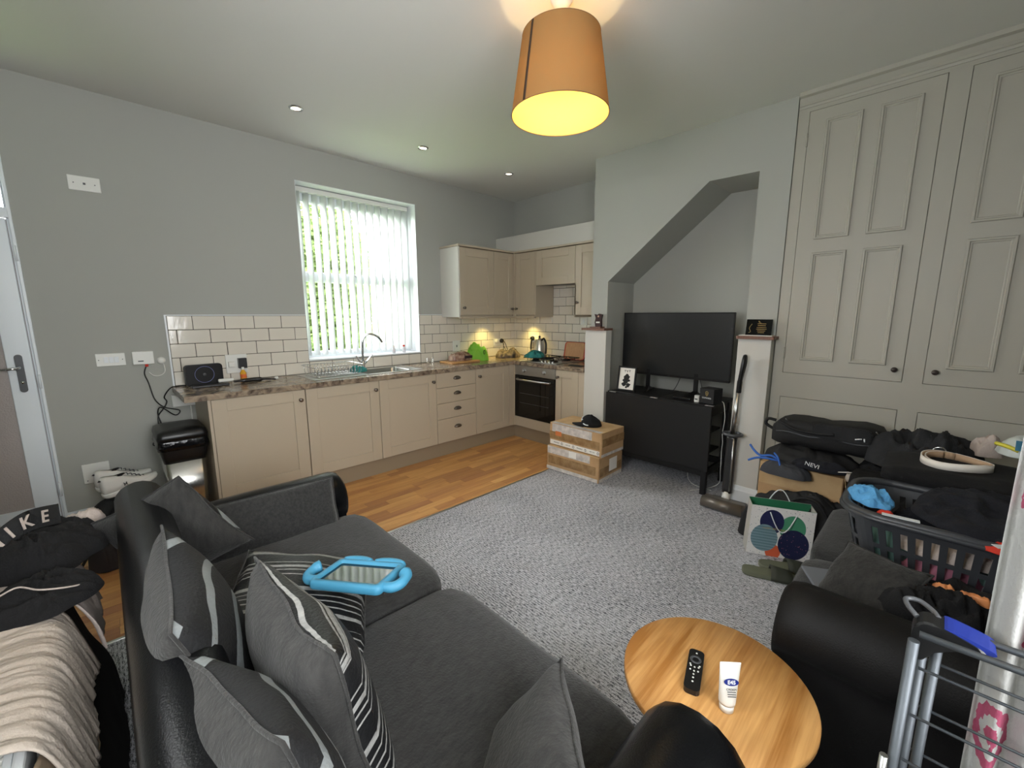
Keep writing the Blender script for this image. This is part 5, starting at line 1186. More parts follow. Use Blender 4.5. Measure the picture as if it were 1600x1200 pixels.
# folded clothes airer in the bottom right corner
AL = mat('airer_metal', '#5c6166', .5, .7)
ar = thing('clothes_airer', 'folded grey metal clothes airer with blue plastic corner in the bottom right', 'airer', (.93, -.30, .004))
for x, y in ((.905, -.030), (.93, -.042), (.955, -.060)):
    bm = BM(); tube(bm, [(x, y, .02), (x, y, .90)], .0075, 10); part('leg', bm, AL, ar)
    bm = BM(); tube(bm, [(x, y, .004), (x, y, .03)], .011, 10); part('foot', bm, BLACKP, ar)
for x in (.905, .955):
    bm = BM(); tube(bm, [(x, -.60, .02), (x, -.60, .90)], .0085, 10); part('leg', bm, AL, ar)
    bm = BM(); tube(bm, [(x, -.035, .915), (x - .002, -.62, .930)], .0055, 10); part('top_rail', bm, AL, ar)
for k, z in enumerate((.855, .845, .765, .752, .675, .662, .585, .572, .495, .482, .40, .39)):
    x = .905 + .05 * (k % 2); bm = BM(); tube(bm, [(x, -.040, z), (x, -.60, z)], .0024, 6); part('rung', bm, AL, ar)
bm = BM(); prism(bm, [(p.x, p.y) for p in spline([(y, z, 0) for y, z in ((-.030, .922), (-.026, .90), (-.030, .868), (-.042, .860), (-.052, .878), (-.068, .898), (-.100, .905), (-.110, .912), (-.100, .920), (-.065, .930), (-.042, .932))], 3, cyc=True)], 'x', .918, .958); bmesh.ops.bevel(bm, geom=[e for e in bm.edges if abs(e.verts[0].co.x - e.verts[1].co.x) < 1e-5], offset=.003, segments=1, affect='EDGES'); cj = part('corner_bracket', bm, BLACKP, ar)
bm = BM(); prism(bm, [(p.x, p.y) for p in spline([(y, z, 0) for y, z in ((-.062, .931), (-.08, .930), (-.112, .923), (-.120, .917), (-.110, .913), (-.085, .915), (-.066, .921))], 3, cyc=True)], 'x', .921, .964); part('blue_grip', bm, BLUE, ar)
bm = BM(); tube(bm, spline([(.94, -.03, .925), (.955, -.018, .930), (.975, -.014, .932), (.98, -.03, .934), (.965, -.048, .932), (.95, -.055, .93)], 5), .004, 8); part('grey_loop', bm, GREYP, ar)
bm = BM(); tube(bm, [(.886, -.018, .55), (.886, -.018, .68)], .006, 8); part('latch', bm, STEEL, ar)
# flowered curtain beside the camera
ct = thing('curtain', 'narrow white linen curtain with a pink flower print at the right edge', 'curtain', (1.0, -.15, .25))
bm = BM(); uvl = bm.loops.layers.uv.new('UVMap'); G = []
for i in range(25):
    z = .22 + 2.3 * i / 24; row = []
    for j in range(17):
        s = j / 16; row.append(bm.verts.new((1.005 + .018 * math.sin(s * 4 * PI + .25 * math.sin(z * 3)) + .004 * math.sin(z * 5), -.1145 - .074 * s - .004 * math.sin(z * 4), z)))
    G.append(row)
for i in range(24):
    for j in range(16):
        f = bm.faces.new((G[i][j], G[i][j + 1], G[i + 1][j + 1], G[i + 1][j])); f.smooth = True
        for l, (a, b_) in zip(f.loops, ((i, j), (i, j + 1), (i + 1, j + 1), (i + 1, j))): l[uvl].uv = (b_ / 16 * .45, a / 24 * 9.6 * .45)
part('cloth', bm, FLORAL, ct)
bm = BM(); tube(bm, [(1.005, -.10, 2.53), (1.005, -.9, 2.53)], .010, 10); part('rail', bm, PLAST, ct)

# ================================================================ kitchen clutter
def onw(x, y, z=.9112): return (x, y, z)
t = thing('router', 'black rectangular wireless router with a thin lit ring at the left of the worktop', 'router', onw(.525, 3.84))
RT = Matrix.Translation((.528, 3.835, .911)) @ Matrix.Rotation(math.radians(6), 4, 'Z')
bm = BM(); prism(bm, rrect(0, .080, .238, .158, .025, 4), 'y', -.018, .018); bmesh.ops.bevel(bm, geom=[e for e in bm.edges if abs(e.verts[0].co.y - e.verts[1].co.y) < 1e-5], offset=.004, segments=2, affect='EDGES'); xf(bm, bm.verts, RT); part('body', bm, BLACKP, t)
bm = BM(); tube(bm, [RT @ Vector((.0 + .060 * math.cos(a), -.0185, .083 + .060 * math.sin(a))) for a in [2 * PI * k / 40 for k in range(40)]], .0011, 5, cyc=True); part('light_ring', bm, emis('ring_light', '#6a6f9a', .6), t)
bm = BM(); lathe(bm, [(0, -.0195), (.010, -.0195), (.011, -.018)], (0, 0, .083), 16, 'y'); xf(bm, bm.verts, RT); part('button', bm, GREYP, t)
bm = BM(); box(bm, .43, .66, 3.70, 3.765, .911, .9285, .004); single('media_box', 'flat black box in front of the router', 'box', bm, BLACKP)
bm = BM(); box(bm, .60, .70, 3.76, 3.785, .930, .955, .009, 2); xf(bm, bm.verts, Matrix.Identity(4)); single('white_cable_bundle', 'small white bundled charger lying on the flat black box', 'charger', bm, PLAST)
bm = BM(); tube(bm, spline([(.70, 3.77, .925), (.76, 3.775, .925), (.85, 3.775, .927), (.93, 3.76, .922), (.99, 3.77, .915)], 5), [.006] * 5 + [.016] * 8 + [.008] * 4 + [.005] * 4, 8); single('hair_brush', 'black brush lying on the worktop right of the router', 'brush', bm, BLACKP)
t = thing('washing_up_bottle', 'small clear bottle with orange-yellow liquid below the wall socket', 'bottle', onw(.79, 3.88)); bm = BM(); lathe(bm, [(0, .912), (.021, .912), (.022, .93), (.022, .975), (.012, .992), (.009, 1.0)], (.79, 3.88, 0), 18); part('body', bm, mat('amber_liquid', '#d9a12a', .2), t, True)
bm = BM(); lathe(bm, [(.010, 1.0), (.010, 1.02), (0, 1.022)], (.79, 3.88, 0), 14); part('cap', bm, PLAST, t); bm = BM(); lathe(bm, [(.0225, .935), (.0225, .965)], (.79, 3.88, 0), 18); part('label', bm, mat('orange_label', '#d96a2a', .5), t)
bm = BM(); lathe(bm, [(0, .911), (.012, .912), (.016, .922), (.010, .932), (0, .934)], (1.0, 3.78, 0), 12); single('white_stopper', 'small white cap standing alone on the worktop', 'cap', bm, PLAST, True)
cloth('dish_cloth', 'teal dish cloth crumpled beside the tap', 'cloth', TEAL, c=(1.665, 3.70, .9185), rx=.075, ry=.06, h=.055, seed=71, n=26)
t = thing('drinking_glass', 'clear drinking glass standing on the worktop right of the sink', 'glass', onw(2.345, 3.56)); bm = BM(); lathe(bm, [(0, .9115), (.030, .9115), (.033, .915), (.038, 1.005), (.0365, 1.005), (.0315, .925), (0, .922)], (2.345, 3.56, 0), 28); part('tumbler', bm, PANE, t, True)
for k, (x, m, lab) in enumerate(((2.20, PLAST, 'white spray bottle on the window sill'), (2.32, RED, 'small red-topped bottle on the window sill'))):
    t = thing('sill_bottle', lab, 'bottle', (x, D + .06, 1.034)); bm = BM(); lathe(bm, [(0, 1.0335), (.018, 1.034), (.019, 1.07), (.010, 1.085), (.009, 1.095)], (x, D + .055, 0), 16); part('body', bm, mat('pale_bottle_%d' % k, '#d8d5da', .3), t, True)
    bm = BM(); lathe(bm, [(.011, 1.095), (.011, 1.112), (0, 1.114)], (x, D + .055, 0), 12); part('cap', bm, m, t)
# bread on board
t = thing('chopping_board', 'wooden chopping board carrying the wrapped loaf', 'board', onw(2.86, 3.70)); bm = BM(); prism(bm, rrect(2.83, 3.70, .40, .24, .02, 3), 'z', .9115, .930); bmesh.ops.bevel(bm, geom=bm.edges[:], offset=.002, segments=1, affect='EDGES'); part('board', bm, OAKB, t); bm = BM(); tube(bm, [(2.99, 3.70, .9305), (2.99, 3.72, .9305)], .004, 8); part('groove', bm, DKWOOD, t)
t = thing('wrapped_loaf', 'brown sliced loaf in a crinkled plastic wrapper on the chopping board', 'bread', (2.87, 3.72, .931))
part('wrapper', heap((2.85, 3.72, .931), .15, .085, .105, seed=74, amp=.35, flat=.4), mat('bread_wrapper', '#6e4a3c', .25, nz=(18, 3), mix='#b59a88', bump=(30, .5)), t, True)
bm = BM(); box(bm, 2.84, 2.95, 3.628, 3.634, .955, .985, .002); part('printed_label', bm, mat('wrapper_label', '#3b2a2c', .4), t)
t = thing('carrier_bag', 'bright green plastic carrier bag with a shopping logo on the worktop', 'bag', onw(3.13, 3.74)); part('bag', heap((3.12, 3.74, .912), .15, .12, .20, seed=77, amp=.5, flat=.9, fs=2.4), PLBAG, t, True)
bm = BM(); M_ = Matrix.Translation((3.10, 3.615, 1.01)) @ Matrix.Rotation(math.radians(35), 4, 'Z')
tube(bm, [M_ @ Vector((.035 * math.cos(a), -.01, .022 * math.sin(a))) for a in [2 * PI * k / 16 for k in range(16)]], .003, 5, cyc=True); part('printed_ring', bm, INK, t)
t = thing('fabric_pile', 'dark patterned oven glove pile in the kitchen corner', 'cloth', onw(3.60, 3.70)); part('cloth', heap((3.59, 3.71, .912), .17, .12, .12, seed=79, amp=.5), mat('dark_check', '#2c2622', .7, nz=(16, 2), mix='#7a6a58'), t, True)
bm = BM(); tube(bm, spline([(3.53, 3.74, .99), (3.545, 3.75, 1.06), (3.565, 3.76, 1.10), (3.585, 3.75, 1.06), (3.60, 3.74, 1.0)], 5), .004, 6); part('hanging_loop', bm, BLACKP, t)
# kettle
t = thing('kettle', 'brushed steel jug kettle with a black handle in the corner', 'kettle', onw(3.77, 3.36)); kx, ky = 3.77, 3.36
bm = BM(); lathe(bm, [(0, .9115), (.085, .9115), (.086, .93), (.080, .933)], (kx, ky, 0), 28); part('base', bm, BLACKP, t)
bm = BM(); lathe(bm, [(.082, .934), (.080, .96), (.066, 1.06), (.052, 1.125), (.048, 1.135), (.030, 1.150), (.0, 1.155)], (kx, ky, 0), 30); part('body', bm, mat('kettle_steel', '#c9c5bb', .3, .85), t, True)
bm = BM(); lathe(bm, [(0, 1.153), (.012, 1.156), (.014, 1.172), (.008, 1.180), (0, 1.182)], (kx, ky, 0), 14); part('lid_knob', bm, BLACKP, t, True)
bm = BM(); tube(bm, spline([(kx - .01, ky - .045, 1.13), (kx - .02, ky - .085, 1.15), (kx - .03, ky - .125, 1.10), (kx - .03, ky - .130, 1.03), (kx - .025, ky - .120, .975)], 6), .012, 10); part('handle', bm, BLACKP, t, True)
bm = BM(); tube(bm, [(kx + .01, ky + .045, 1.09), (kx + .02, ky + .085, 1.115)], [.016, .010], 10); part('spout', bm, STEEL, t)
# hob
t = thing('gas_hob', 'stainless four-burner gas hob set in the worktop', 'hob', onw(3.64, 3.06)); bm = BM(); box(bm, 3.40, 3.87, 2.79, 3.33, .9105, .918, .002); part('plate', bm, STEEL, t)
for (x, y, r_) in ((3.52, 2.93, .040), (3.75, 2.93, .032), (3.52, 3.19, .032), (3.75, 3.19, .045)):
    bm = BM(); lathe(bm, [(r_ + .012, .918), (r_ + .010, .926), (r_, .928), (r_, .934), (0, .936)], (x, y, 0), 20); bu = part('burner', bm, BLACKM, t)
for yy in (2.93, 3.19):
    bm = BM()
    tube(bm, [Vector((x, y, .950)) for x, y in rrect(3.635, yy, .42, .23, .02, 2)], .0042, 6, cyc=True)
    part('pan_support', bm, BLACKM, t)
    for x in (3.52, 3.75):
        for a in range(4):
            s = PI / 4 + a * PI / 2; bm = BM(); tube(bm, [(x + .025 * math.cos(s), yy + .025 * math.sin(s), .952), (x + .095 * math.cos(s), yy + .085 * math.sin(s), .952), (x + .10 * math.cos(s), yy + .09 * math.sin(s), .920)], .004, 6); part('pan_finger', bm, BLACKM, t)
for k in range(4):
    bm = BM(); lathe(bm, [(.015, .918), (.014, .936), (0, .937)], (3.425, 2.86 + k * .05, 0), 14); part('control_knob', bm, STEEL, t)
cloth('tea_towel', 'teal green tea towel bunched on the left of the hob', 'cloth', TEAL, c=(3.52, 3.21, .954), rx=.105, ry=.115, h=.085, seed=81, amp=.55)
t = thing('serving_board', 'orange-rimmed wooden board leaning on the tiles behind the hob', 'board', (3.89, 2.915, .912)); SB = Matrix.Translation((3.862, 2.915, .921)) @ Matrix.Rotation(math.radians(12), 4, 'Y')
bm = BM(); prism(bm, rrect(0, .10, .30, .20, .035, 4), 'x', -.006, .006); xf(bm, bm.verts, SB); part('rim', bm, mat('red_rim', '#b4452f', .4), t)
bm = BM(); prism(bm, rrect(0, .10, .262, .188, .025, 4), 'x', -.008, -.006); xf(bm, bm.verts, SB); part('board', bm, mat('pale_board', '#c79a72', .5, nz=(20, 3, (1, 8, 1)), mix='#b98a60'), t)
bm = BM(); box(bm, 3.43, 3.50, 2.50, 2.66, .911, .916, .001); single('knife_block_mat', 'flat dark trivet at the end of the worktop by the pier', 'trivet', bm, BLACKM)

# ---------------- switches and sockets
def plate(name, label, x, z, w_, h_, d_=.010, extras=(), cat='switch', m=PLAST, group=None, y=D):
    t = thing(name, label, cat, (x, y, z - h_ / 2), group=group); bm = BM(); box(bm, x - w_ / 2, x + w_ / 2, y - d_, y - .0005, z - h_ / 2, z + h_ / 2, .003); part('plate', bm, m, t)
    for nm, mm, a in extras:
        bm = BM(); box(bm, x + a[0], x + a[1], y - d_ - a[4], y - d_ + .0005, z + a[2], z + a[3], .001); part(nm, bm, mm, t)
    return t
plate('blank_socket', 'white satellite socket plate high on the left wall', .045, 2.262, .15, .09, .010, [('coax_port', GREYP, (-.006, .006, -.006, .006, .004)), ('screw', GREYP, (-.052, -.046, -.003, .003, .001)), ('screw', GREYP, (.046, .052, -.003, .003, .001))], 'socket')
plate('light_switch', 'white double light switch between the door and the thermostat', .038, 1.131, .148, .086, .010, [('rocker', WHITE, (-.034, -.012, -.02, .02, .004)), ('rocker', WHITE, (-.008, .014, -.02, .02, .004)), ('rocker', WHITE, (.018, .040, -.02, .02, .004)), ('screw', GREYP, (-.062, -.057, -.003, .003, .001)), ('screw', GREYP, (.057, .062, -.003, .003, .001))])
plate('thermostat', 'white square control box with a red cable below it on the left wall', .205, 1.133, .115, .092, .028, [('display_print', GREYP, (-.03, .0, -.026, -.018, .0005)), ('red_plug', RED, (.004, .022, -.064, -.046, -.006))], 'control box')
t = thing('cable_outlet', 'small round white wall knob with a looped cable left of the tiles', 'cable outlet', (.303, D, 1.07)); bm = BM(); lathe(bm, [(0, D - .018), (.014, D - .018), (.024, D - .010), (.026, D - .0005)], (.303, 0, 1.105), 22, 'y'); part('dome', bm, PLAST, t, True)
bm = BM(); tube(bm, spline([(.312, D - .008, 1.09), (.315, D - .010, 1.03), (.29, D - .010, 1.0), (.25, D - .010, 1.0), (.225, D - .010, 1.03)], 5), .0035, 6); part('cable', bm, PLAST, t)
plate('spur_plate', 'white square blanking plate low on the left wall above the shoes', -.12, .365, .135, .135, .012, [('screw', GREYP, (-.052, -.046, -.05, -.044, .001)), ('cable_stub', GREYP, (-.012, .002, -.10, -.07, -.004))], 'socket')
plate('wall_socket', 'white double socket behind the router on the tiles, with a black charger', .765, 1.045, .148, .150, .012, [('white_plug', PLAST, (-.060, -.018, -.02, .02, .03)), ('black_charger', BLACKP, (.005, .062, -.035, .045, .045))], 'socket', group=None, y=D - .0118)
plate('wall_socket', 'white single switched socket on the tiles left of the green bag', 2.965, 1.070, .10, .13, .014, [('rocker', GREYP, (-.006, .006, -.012, .012, .004))], 'socket', y=D - .0118)
t = plate('wall_socket', 'double socket with one white and one black round plug in the corner', 3.63, 1.085, .16, .09, .010, [], 'socket', y=D - .0118)
for x, m in ((3.59, PLAST), (3.68, BLACKP)):
    bm = BM(); lathe(bm, [(0, D - .055), (.018, D - .055), (.027, D - .040), (.028, D - .0222)], (x, 0, 1.100), 18, 'y'); part('plug', bm, m, t, True)
bm = BM(); tube(bm, spline([(3.68, D - .05, 1.08), (3.69, D - .06, 1.03), (3.72, D - .07, .97), (3.68, D - .09, .925)], 5), .003, 6); part('flex', bm, BLACKP, t)
t = thing('wall_socket', 'socket with a black plug on the side tiles left of the kettle', 'socket', (XB - .012, 3.57, 1.05)); bm = BM(); box(bm, XB - .022, XB - .012, 3.50, 3.64, 1.085, 1.170, .002); part('plate', bm, PLAST, t); bm = BM(); lathe(bm, [(0, XB - .055), (.020, XB - .055), (.028, XB - .04), (.028, XB - .0225)], (0, 3.60, 1.135), 16, 'x'); part('plug', bm, BLACKP, t, True)
bm = BM(); tube(bm, spline([(XB - .05, 3.60, 1.12), (XB - .055, 3.605, 1.05), (XB - .06, 3.60, .98), (XB - .08, 3.58, .93)], 5), [.010] * 9 + [.005] * 7, 6); part('flex', bm, BLACKP, t)
t = thing('wall_socket', 'white switch plate on the side tiles above the leaning board', 'switch', (XB - .012, 2.83, 1.31)); bm = BM(); box(bm, XB - .022, XB - .0122, 2.78, 2.87, 1.315, 1.400, .002); part('plate', bm, PLAST, t); bm = BM(); box(bm, XB - .025, XB - .022, 2.815, 2.835, 1.34, 1.375, .001); part('rocker', bm, WHITE, t)
bm = BM(); tube(bm, spline([(.215, D - .02, 1.075), (.20, D - .02, 1.02), (.215, D - .02, .95), (.235, D - .03, .83), (.28, D - .06, .77), (.36, D - .10, .74), (.33, D - .10, .71), (.26, D - .05, .77), (.24, D - .03, .72), (.25, D - .05, .64), (.235, D - .06, .55), (.20, D - .06, .53), (.19, D - .06, .50), (.24, D - .06, .49)], 6), .0042, 6); single('black_cable', 'long black cable hanging from the thermostat box down the left wall', 'cable', bm, BLACKP)
bm = BM(); tube(bm, spline([(.42, 3.88, .915), (.36, 3.90, .914), (.325, 3.91, .90), (.29, D - .02, .84), (.30, D - .02, .80), (.27, D - .04, .75), (.24, D - .03, .70), (.235, D - .05, .60)], 6), .0042, 6); single('black_cable', 'black cable looping from the router over the left end of the worktop', 'cable', bm, BLACKP)
plate('junction_box', 'white socket box on the wall under the left end of the worktop', .40, .80, .14, .09, .03, [], 'socket')
bm = BM(); tube(bm, [(.437, D - .012, .75), (.437, D - .012, .30)], .005, 6); single('white_cable', 'straight white cable on the wall beside the end panel', 'cable', bm, PLAST)

# ================================================================ bin, shoes and bags at the left
bn = thing('pedal_bin', 'rectangular brushed steel pedal bin with a black lid beside the cupboards', 'bin', (.32, 3.62, .004))
bx0, bx1, by0, by1 = .205, .440, 3.47, 3.79
def rr_at(ins, z, r_=.03): return [Vector((x, y, z)) for x, y in rrect((bx0 + bx1) / 2, (by0 + by1) / 2, bx1 - bx0 - 2 * ins, by1 - by0 - 2 * ins, r_, 4)]
bm = BM(); loft(bm, [rr_at(.016, .03), rr_at(.004, .46)]); part('body', bm, mat('bin_steel', '#c4c2be', .22, 1), bn, True)
bm = BM(); loft(bm, [rr_at(.012, .004), rr_at(.010, .030)]); part('base', bm, BLACKP, bn)
bm = BM(); loft(bm, [rr_at(.004, .455), rr_at(-.006, .50), rr_at(-.014, .575), rr_at(-.014, .585)]); part('liner_frame', bm, BLACKP, bn, True)
bm = BM(); rings = []
for z, o_ in ((.545, -.020), (.57, -.022), (.60, -.018), (.62, -.014)):
    rings.append([p + Vector((.006 * N((p.x * 30, p.y * 30, z * 20), 1, 4), .006 * N((p.x * 30, p.y * 30, z * 20), 1, 9), .008 * N((p.x * 22, p.y * 22, 0), 1, 2))) for p in rr_at(o_, z)])
loft(bm, rings); part('bin_liner', bm, LINER, bn, True)
bm = BM(); loft(bm, [rr_at(-.018, .612), rr_at(-.020, .635), rr_at(-.012, .668), rr_at(.02, .682), rr_at(.09, .684, .02)]); ld = part('lid', bm, BLACKP, bn, True)
bm = BM(); box(bm, .385, .425, 3.485, 3.505, .6745, .6760); xf(bm, bm.verts, Matrix.Identity(4)); part('sticker', bm, PLAST, ld)
bm = BM(); prism(bm, [(p.x, p.y) for p in spline([(.25, 3.475, 0), (.27, 3.43, 0), (.322, 3.41, 0), (.375, 3.43, 0), (.395, 3.475, 0)], 4)], 'z', .012, .024); part('pedal', bm, BLACKP, bn)
# shoes on a bag
def trainer(x, y, z, rz, tilt, label):
    t = thing('trainer', label, 'shoe', (x, y, z), rz, group='pair of white trainers'); Tm = Matrix.Rotation(tilt, 4, 'Y')
    O = lambda s, dx=0: [(a * s + dx, b_ * s) for a, b_ in [(p.x, p.y) for p in spline([(-.14, 0, 0), (-.132, .030, 0), (-.09, .036, 0), (-.02, .032, 0), (.05, .044, 0), (.10, .044, 0), (.138, .026, 0), (.150, 0, 0), (.14, -.022, 0), (.10, -.040, 0), (.05, -.044, 0), (-.02, -.034, 0), (-.09, -.036, 0), (-.132, -.030, 0)], 2, cyc=True)]]
    def P(n_, rings, m, sm=True, caps=True, lab=None):
        bm = BM(); loft(bm, [[Tm @ Vector(p) for p in r] for r in rings], caps=caps); return part(n_, bm, m, t, sm, lab, world=False)
    P('sole', [[(a, b_, z_ + .012 * (a / .15) ** 2) for a, b_ in O(s)] for s, z_ in ((.96, 0), (1.0, .008), (1.0, .026), (.97, .030))], PLAST)
    def up(s, base, k):
        out = []
        for a, b_ in O(s):
            hgt = base + k * (.098 * (1 / (1 + math.exp((a - .015) * 38))) + .012 * (1 if a < -.09 else 0) + .018 * max(0, 1 - ((a - .10) / .09) ** 2)); out.append((a * (1 - .05 * k), b_ * (1 - .32 * k), .028 + hgt))
        return out
    P('upper', [up(.97, 0, 0), up(.98, 0, .4), up(.94, 0, .8), up(.86, 0, 1.0)], WHSHOE)
    P('collar', [[(-.065 + .062 * math.cos(a) * s, .019 * math.sin(a) * s, .112 + .006 * q + .010 * (math.cos(a) < -.6)) for a in [2 * PI * k / 18 for k in range(18)]] for s, q in ((1.12, 0), (1.0, 1), (.7, -3), (.3, -4))], BLACKM, lab='black inside of the shoe')
    for k in range(5):
        bm = BM(); tube(bm, [Tm @ Vector(p) for p in ((.005 + k * .018, -.024, .104 - k * .014), (.010 + k * .018, 0, .111 - k * .014), (.005 + k * .018, .024, .104 - k * .014))], .0028, 5); part('lace', bm, GREYP, t, world=False)
    for s in (-1, 1):
        bm = BM(); L_ = .012
        for (u0, q0) in ((-.038, 0), (-.014, 0)):
            tube(bm, [Tm @ Vector((u0 + .008 * math.cos(a) * (1 if u0 < -.02 else -1), s * .0375, .058 + .010 * math.sin(a))) for a in [math.radians(-70 + 140 * k / 8) for k in range(9)]], .0022, 5)
        tube(bm, [Tm @ Vector((-.036, s * .0378, .058)), Tm @ Vector((-.016, s * .0378, .058))], .0018, 5)
        part('side_logo', bm, BLACKP, t, world=False)
trainer(.035, 3.56, .325, math.radians(18), math.radians(-11), 'white leather trainer with black side mark on the shoe heap, the nearer of the pair')
trainer(.010, 3.70, .325, math.radians(12), math.radians(-9), 'white leather trainer behind its pair, against the wall')
cloth('shoe_bag', 'black bag heap under the white trainers beside the bin', 'bag', NYLON, c=(.03, 3.62, .005), rx=.21, ry=.24, h=.30, seed=91, amp=.2, flat=.35)
cloth('black_trainers', 'dark shoes tumbled in front of the bin', 'shoes', BLACKM, c=(.12, 3.30, .005), rx=.13, ry=.10, h=.16, seed=92, amp=.4)
t = thing('sandal', 'black and red strappy sandal lying on the shoe heap', 'sandal', (-.10, 3.20, .02))
bm = BM(); tube(bm, spline([(-.13, 3.40, .20), (-.18, 3.37, .25), (-.24, 3.36, .245), (-.25, 3.36, .215), (-.17, 3.36, .19), (-.10, 3.34, .20)], 5), .014, 8); part('strap', bm, BLACKM, t)
part('body', heap((-.07, 3.26, .005), .12, .15, .20, seed=93, amp=.5, n=30), mat('rucksack_grey', '#2a2426', .8), t, True)
part('red_patch', heap((-.01, 3.28, .19), .035, .03, .022, seed=94, n=14), RED, t, True)
bm = BM(); tube(bm, spline([(-.14, 3.34, .17), (-.18, 3.25, .10), (-.22, 3.18, .05), (-.25, 3.12, .02)], 4), .008, 6); single('strap_end', 'thin black strap trailing on the floor near the door', 'strap', bm, BLACKM)

# ================================================================ radiator and laundry at the left edge
rd = thing('radiator', 'white panel radiator with a slatted top grille under heaps of laundry', 'radiator', (-.265, 1.25, .12)); RX0, RX1, RY0, RY1, RZ = -.335, -.190, .45, 2.07, .62
bm = BM(); box(bm, RX1 - .018, RX1, RY0, RY1, .14, RZ, .006, 2); part('front_panel', bm, WHITE, rd)
bm = BM(); box(bm, RX0, RX0 + .018, RY0, RY1, .14, RZ - .01, .006, 2); part('back_panel', bm, WHITE, rd)
bm = BM()
for (a, b_) in ((RY0, RY0 + .02), (RY1 - .02, RY1)): box(bm, RX0 + .018, RX1 - .018, a, b_, .16, RZ - .002)
part('end_cap', bm, WHITE, rd)
bm = BM(); box(bm, RX1 - .030, RX1 - .018, RY0 + .02, RY1 - .02, RZ - .02, RZ - .001, .002); box(bm, RX0 + .018, RX0 + .030, RY0 + .02, RY1 - .02, RZ - .02, RZ - .001, .002); part('grille_frame', bm, WHITE, rd)
bm0 = BM(); box(bm0, -.048, .048, -.004, .004, 0, .012, .001); gm = _fin(bm0, 'grille_slat', PLAST, False)
for k in range(75):
    o = bpy.data.objects.new('grille_slat', gm); COL.objects.link(o); o.parent = rd; o.location = Vector(((RX0 + RX1) / 2, RY0 + .04 + k * .0207, RZ - .014)) - rd.location
for y in (RY0 + .15, RY1 - .15):
    bm = BM(); tube(bm, [(RX0 + .07, y, .005), (RX0 + .07, y, .16)], .008, 8); part('pipe', bm, WHITE, rd)
def dr(name, label, m, prof, y0, y1, seed, amp=.012, hem=.05, fs=9, th=.004, gather=0, ny=40): return single(name, label, 'clothing', drape(prof, y0, y1, seed, ny, amp, hem, th, fs, gather=gather), m, True)
dr('beige_tshirt', 'wrinkled beige T-shirt draped over the near end of the radiator', BEIGE, [(-.40, .60), (-.36, .645), (-.28, .655), (-.20, .652), (-.162, .62), (-.138, .54), (-.116, .43)], 1.13, 1.56, 101, amp=.0065, hem=.04, fs=26, ny=110, gather=.16)
dr('sand_blouse', 'sand-coloured cloth hanging just below the wrinkled beige T-shirt', mat('sand_cotton', '#a08c74', .95, bump=(160, .3)), [(-.176, .60), (-.160, .53), (-.135, .42), (-.122, .35)], .95, 1.45, 102, amp=.006, hem=.04, fs=8)
dr('brown_trousers', 'dark brown cloth hanging low in front of the radiator', mat('brown_cotton', '#1f1a18', .95), [(-.18, .55), (-.168, .45), (-.142, .33), (-.108, .22), (-.088, .06)], .80, 1.95, 103, amp=.008, hem=.04, fs=6)
dr('grey_vest', 'small grey garment corner below the beige T-shirt', mat('grey_cotton', '#55524e', .95), [(-.179, .60), (-.166, .48), (-.143, .36), (-.133, .27)], .85, 1.30, 108, amp=.008, hem=.03, fs=6)
t = single('black_shirt', 'crumpled black garment with pale piping lying across the radiator', 'clothing', heap((-.205, 1.64, .660), .125, .12, .065, seed=104, amp=.5, n=46), FABK, True)
bm = BM(); tube(bm, spline([(-.31, 1.62, .720), (-.27, 1.59, .728), (-.23, 1.62, .728), (-.19, 1.58, .722), (-.14, 1.58, .705), (-.10, 1.62, .68)], 6), .0025, 5); part('piping', bm, PINKB, t)
dr('pink_hoodie', 'pale pinkish hoodie with a dark printed mark draped on the radiator', PINKB, [(-.40, .62), (-.36, .66), (-.28, .672), (-.20, .668), (-.150, .645), (-.112, .56), (-.100, .47)], 1.60, 1.92, 105, amp=.012, hem=.03, fs=7)
t = single('black_shorts', 'black shorts with a printed waistband piled on the far end of the radiator', 'clothing', heap((-.215, 1.93, .670), .145, .19, .125, seed=106, amp=.35, n=48, rz=.1), FABK, True)
bm = BM(); W_ = [Vector(p) for p in spline([(-.345, 1.79, .735), (-.29, 1.85, .775), (-.23, 1.92, .80), (-.17, 2.01, .775)], 8)]
loft(bm, [[p + Vector((.0, -.012, -.03)), p + Vector((0, .004, .032)), p + Vector((.006, .012, .030)), p + Vector((.006, -.002, -.034))] for p in W_]); part('waistband', bm, FABK2, t)
for k, ch in enumerate('NIKE'):
    p = W_[8 + k * 4]; d_ = (W_[9 + k * 4] - W_[7 + k * 4]).normalized(); up_ = Vector((0, .016, .06)).normalized(); n_ = d_.cross(up_).normalized(); up_ = n_.cross(d_)
    Mt = Matrix((d_, up_, n_)).transposed().to_4x4(); Mt.translation = p + n_ * .004 + Vector((0, -.006, 0)); text(t, ch, .054, Mt, PINKB, depth=.001, bold=.001)
for k, ch in enumerate('NIKE'):
    Mt = basis((-.345 + .012 * k, 1.72 - .004 * k, .735 - .030 * k), (.35, -.75, .55), (.2, .3, .9)); text(t, ch, .035, Mt, PINKB, depth=.001)
cloth('white_shirt', 'white shirt peeping out behind the black shorts on the radiator', 'clothing', PINKB, c=(-.12, 2.10, .66), rx=.06, ry=.07, h=.075, seed=107, n=24)

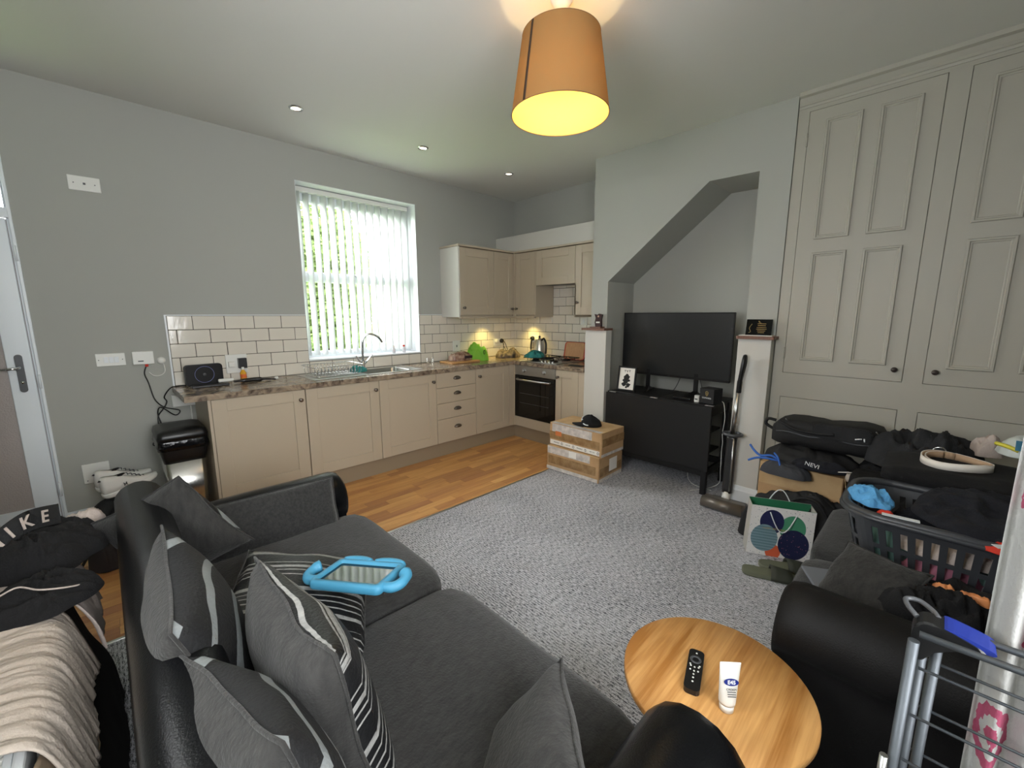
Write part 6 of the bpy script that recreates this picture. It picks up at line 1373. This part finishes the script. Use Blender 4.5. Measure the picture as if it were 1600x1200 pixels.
# ================================================================ garden beyond the kitchen window
bm = BM(); box(bm, -6, 14, D + .31, 16, -.35, -.30); struct('ground', bm, mat('lawn', '#6f8a4c', .95, nz=(6, 4), mix='#8aa862'))
fn = thing('garden_fence', 'pale tan timber fence beyond the kitchen window', 'fence', (3.2, 7.6, -.3)); bm0 = BM(); box(bm0, -.055, .055, -.009, .009, 0, 1.62, .002); fm = _fin(bm0, 'fence_board', mat('fence_timber', '#c8b79a', .8, nz=(3, 4, (6, 6, .5)), mix='#a89878'), False)
for k in range(34):
    o = bpy.data.objects.new('fence_board', fm); COL.objects.link(o); o.parent = fn; o.location = Vector((1.35 + k * .122, 7.6 + rng.uniform(-.006, .006), -.3)) - fn.location; o.rotation_euler = (0, 0, rng.uniform(-.03, .03))
for z in (0, 1.1):
    bm = BM(); box(bm, 1.25, 5.5, 7.62, 7.66, z, z + .08); part('rail', bm, fm.materials[0], fn)
def tree(label, x, y, r_, h, n, m, seed):
    rg = random.Random(seed); t = thing('garden_tree', label, 'tree', (x, y, -.3), group=None)
    bm = BM(); tube(bm, spline([(x, y, -.3), (x + .05, y, .6), (x - .04, y + .05, 1.3), (x, y, h * .6)], 4), [.09, .085, .08, .075, .07, .065, .06, .06, .05, .05, .04, .04, .03], 8); part('trunk', bm, mat('bark', '#5a4c3c', .9), t)
    bm = BM()
    for k in range(n):
        a = rg.uniform(0, 2 * PI); zz = rg.uniform(-1, 1); q = (rg.random() ** .33); s = math.sqrt(1 - zz * zz)
        p = Vector((x + r_ * q * s * math.cos(a), y + r_ * q * s * math.sin(a) * .7, h * .55 + (h * .5) * q * zz)); nz_ = Vector((rg.gauss(0, 1), rg.gauss(0, 1), rg.gauss(0, .7))).normalized(); u, v = frame_of(nz_); L_ = rg.uniform(.035, .07)
        vs = [bm.verts.new(p + u * L_), bm.verts.new(p + v * L_ * .5), bm.verts.new(p - u * L_), bm.verts.new(p - v * L_ * .5)]; bm.faces.new(vs)
    part('foliage', bm, m, t, kind='stuff')
tree('leafy light green tree seen through the left of the kitchen blind', 2.65, 6.9, .75, 3.2, 9000, LEAF, 1)
tree('darker green tree behind the fence seen through the middle of the kitchen blind', 3.55, 8.6, .75, 3.4, 9000, LEAFD, 2)
tree('bushy green tree at the far left of the garden', 2.10, 8.4, .9, 4.0, 9000, LEAF, 3)
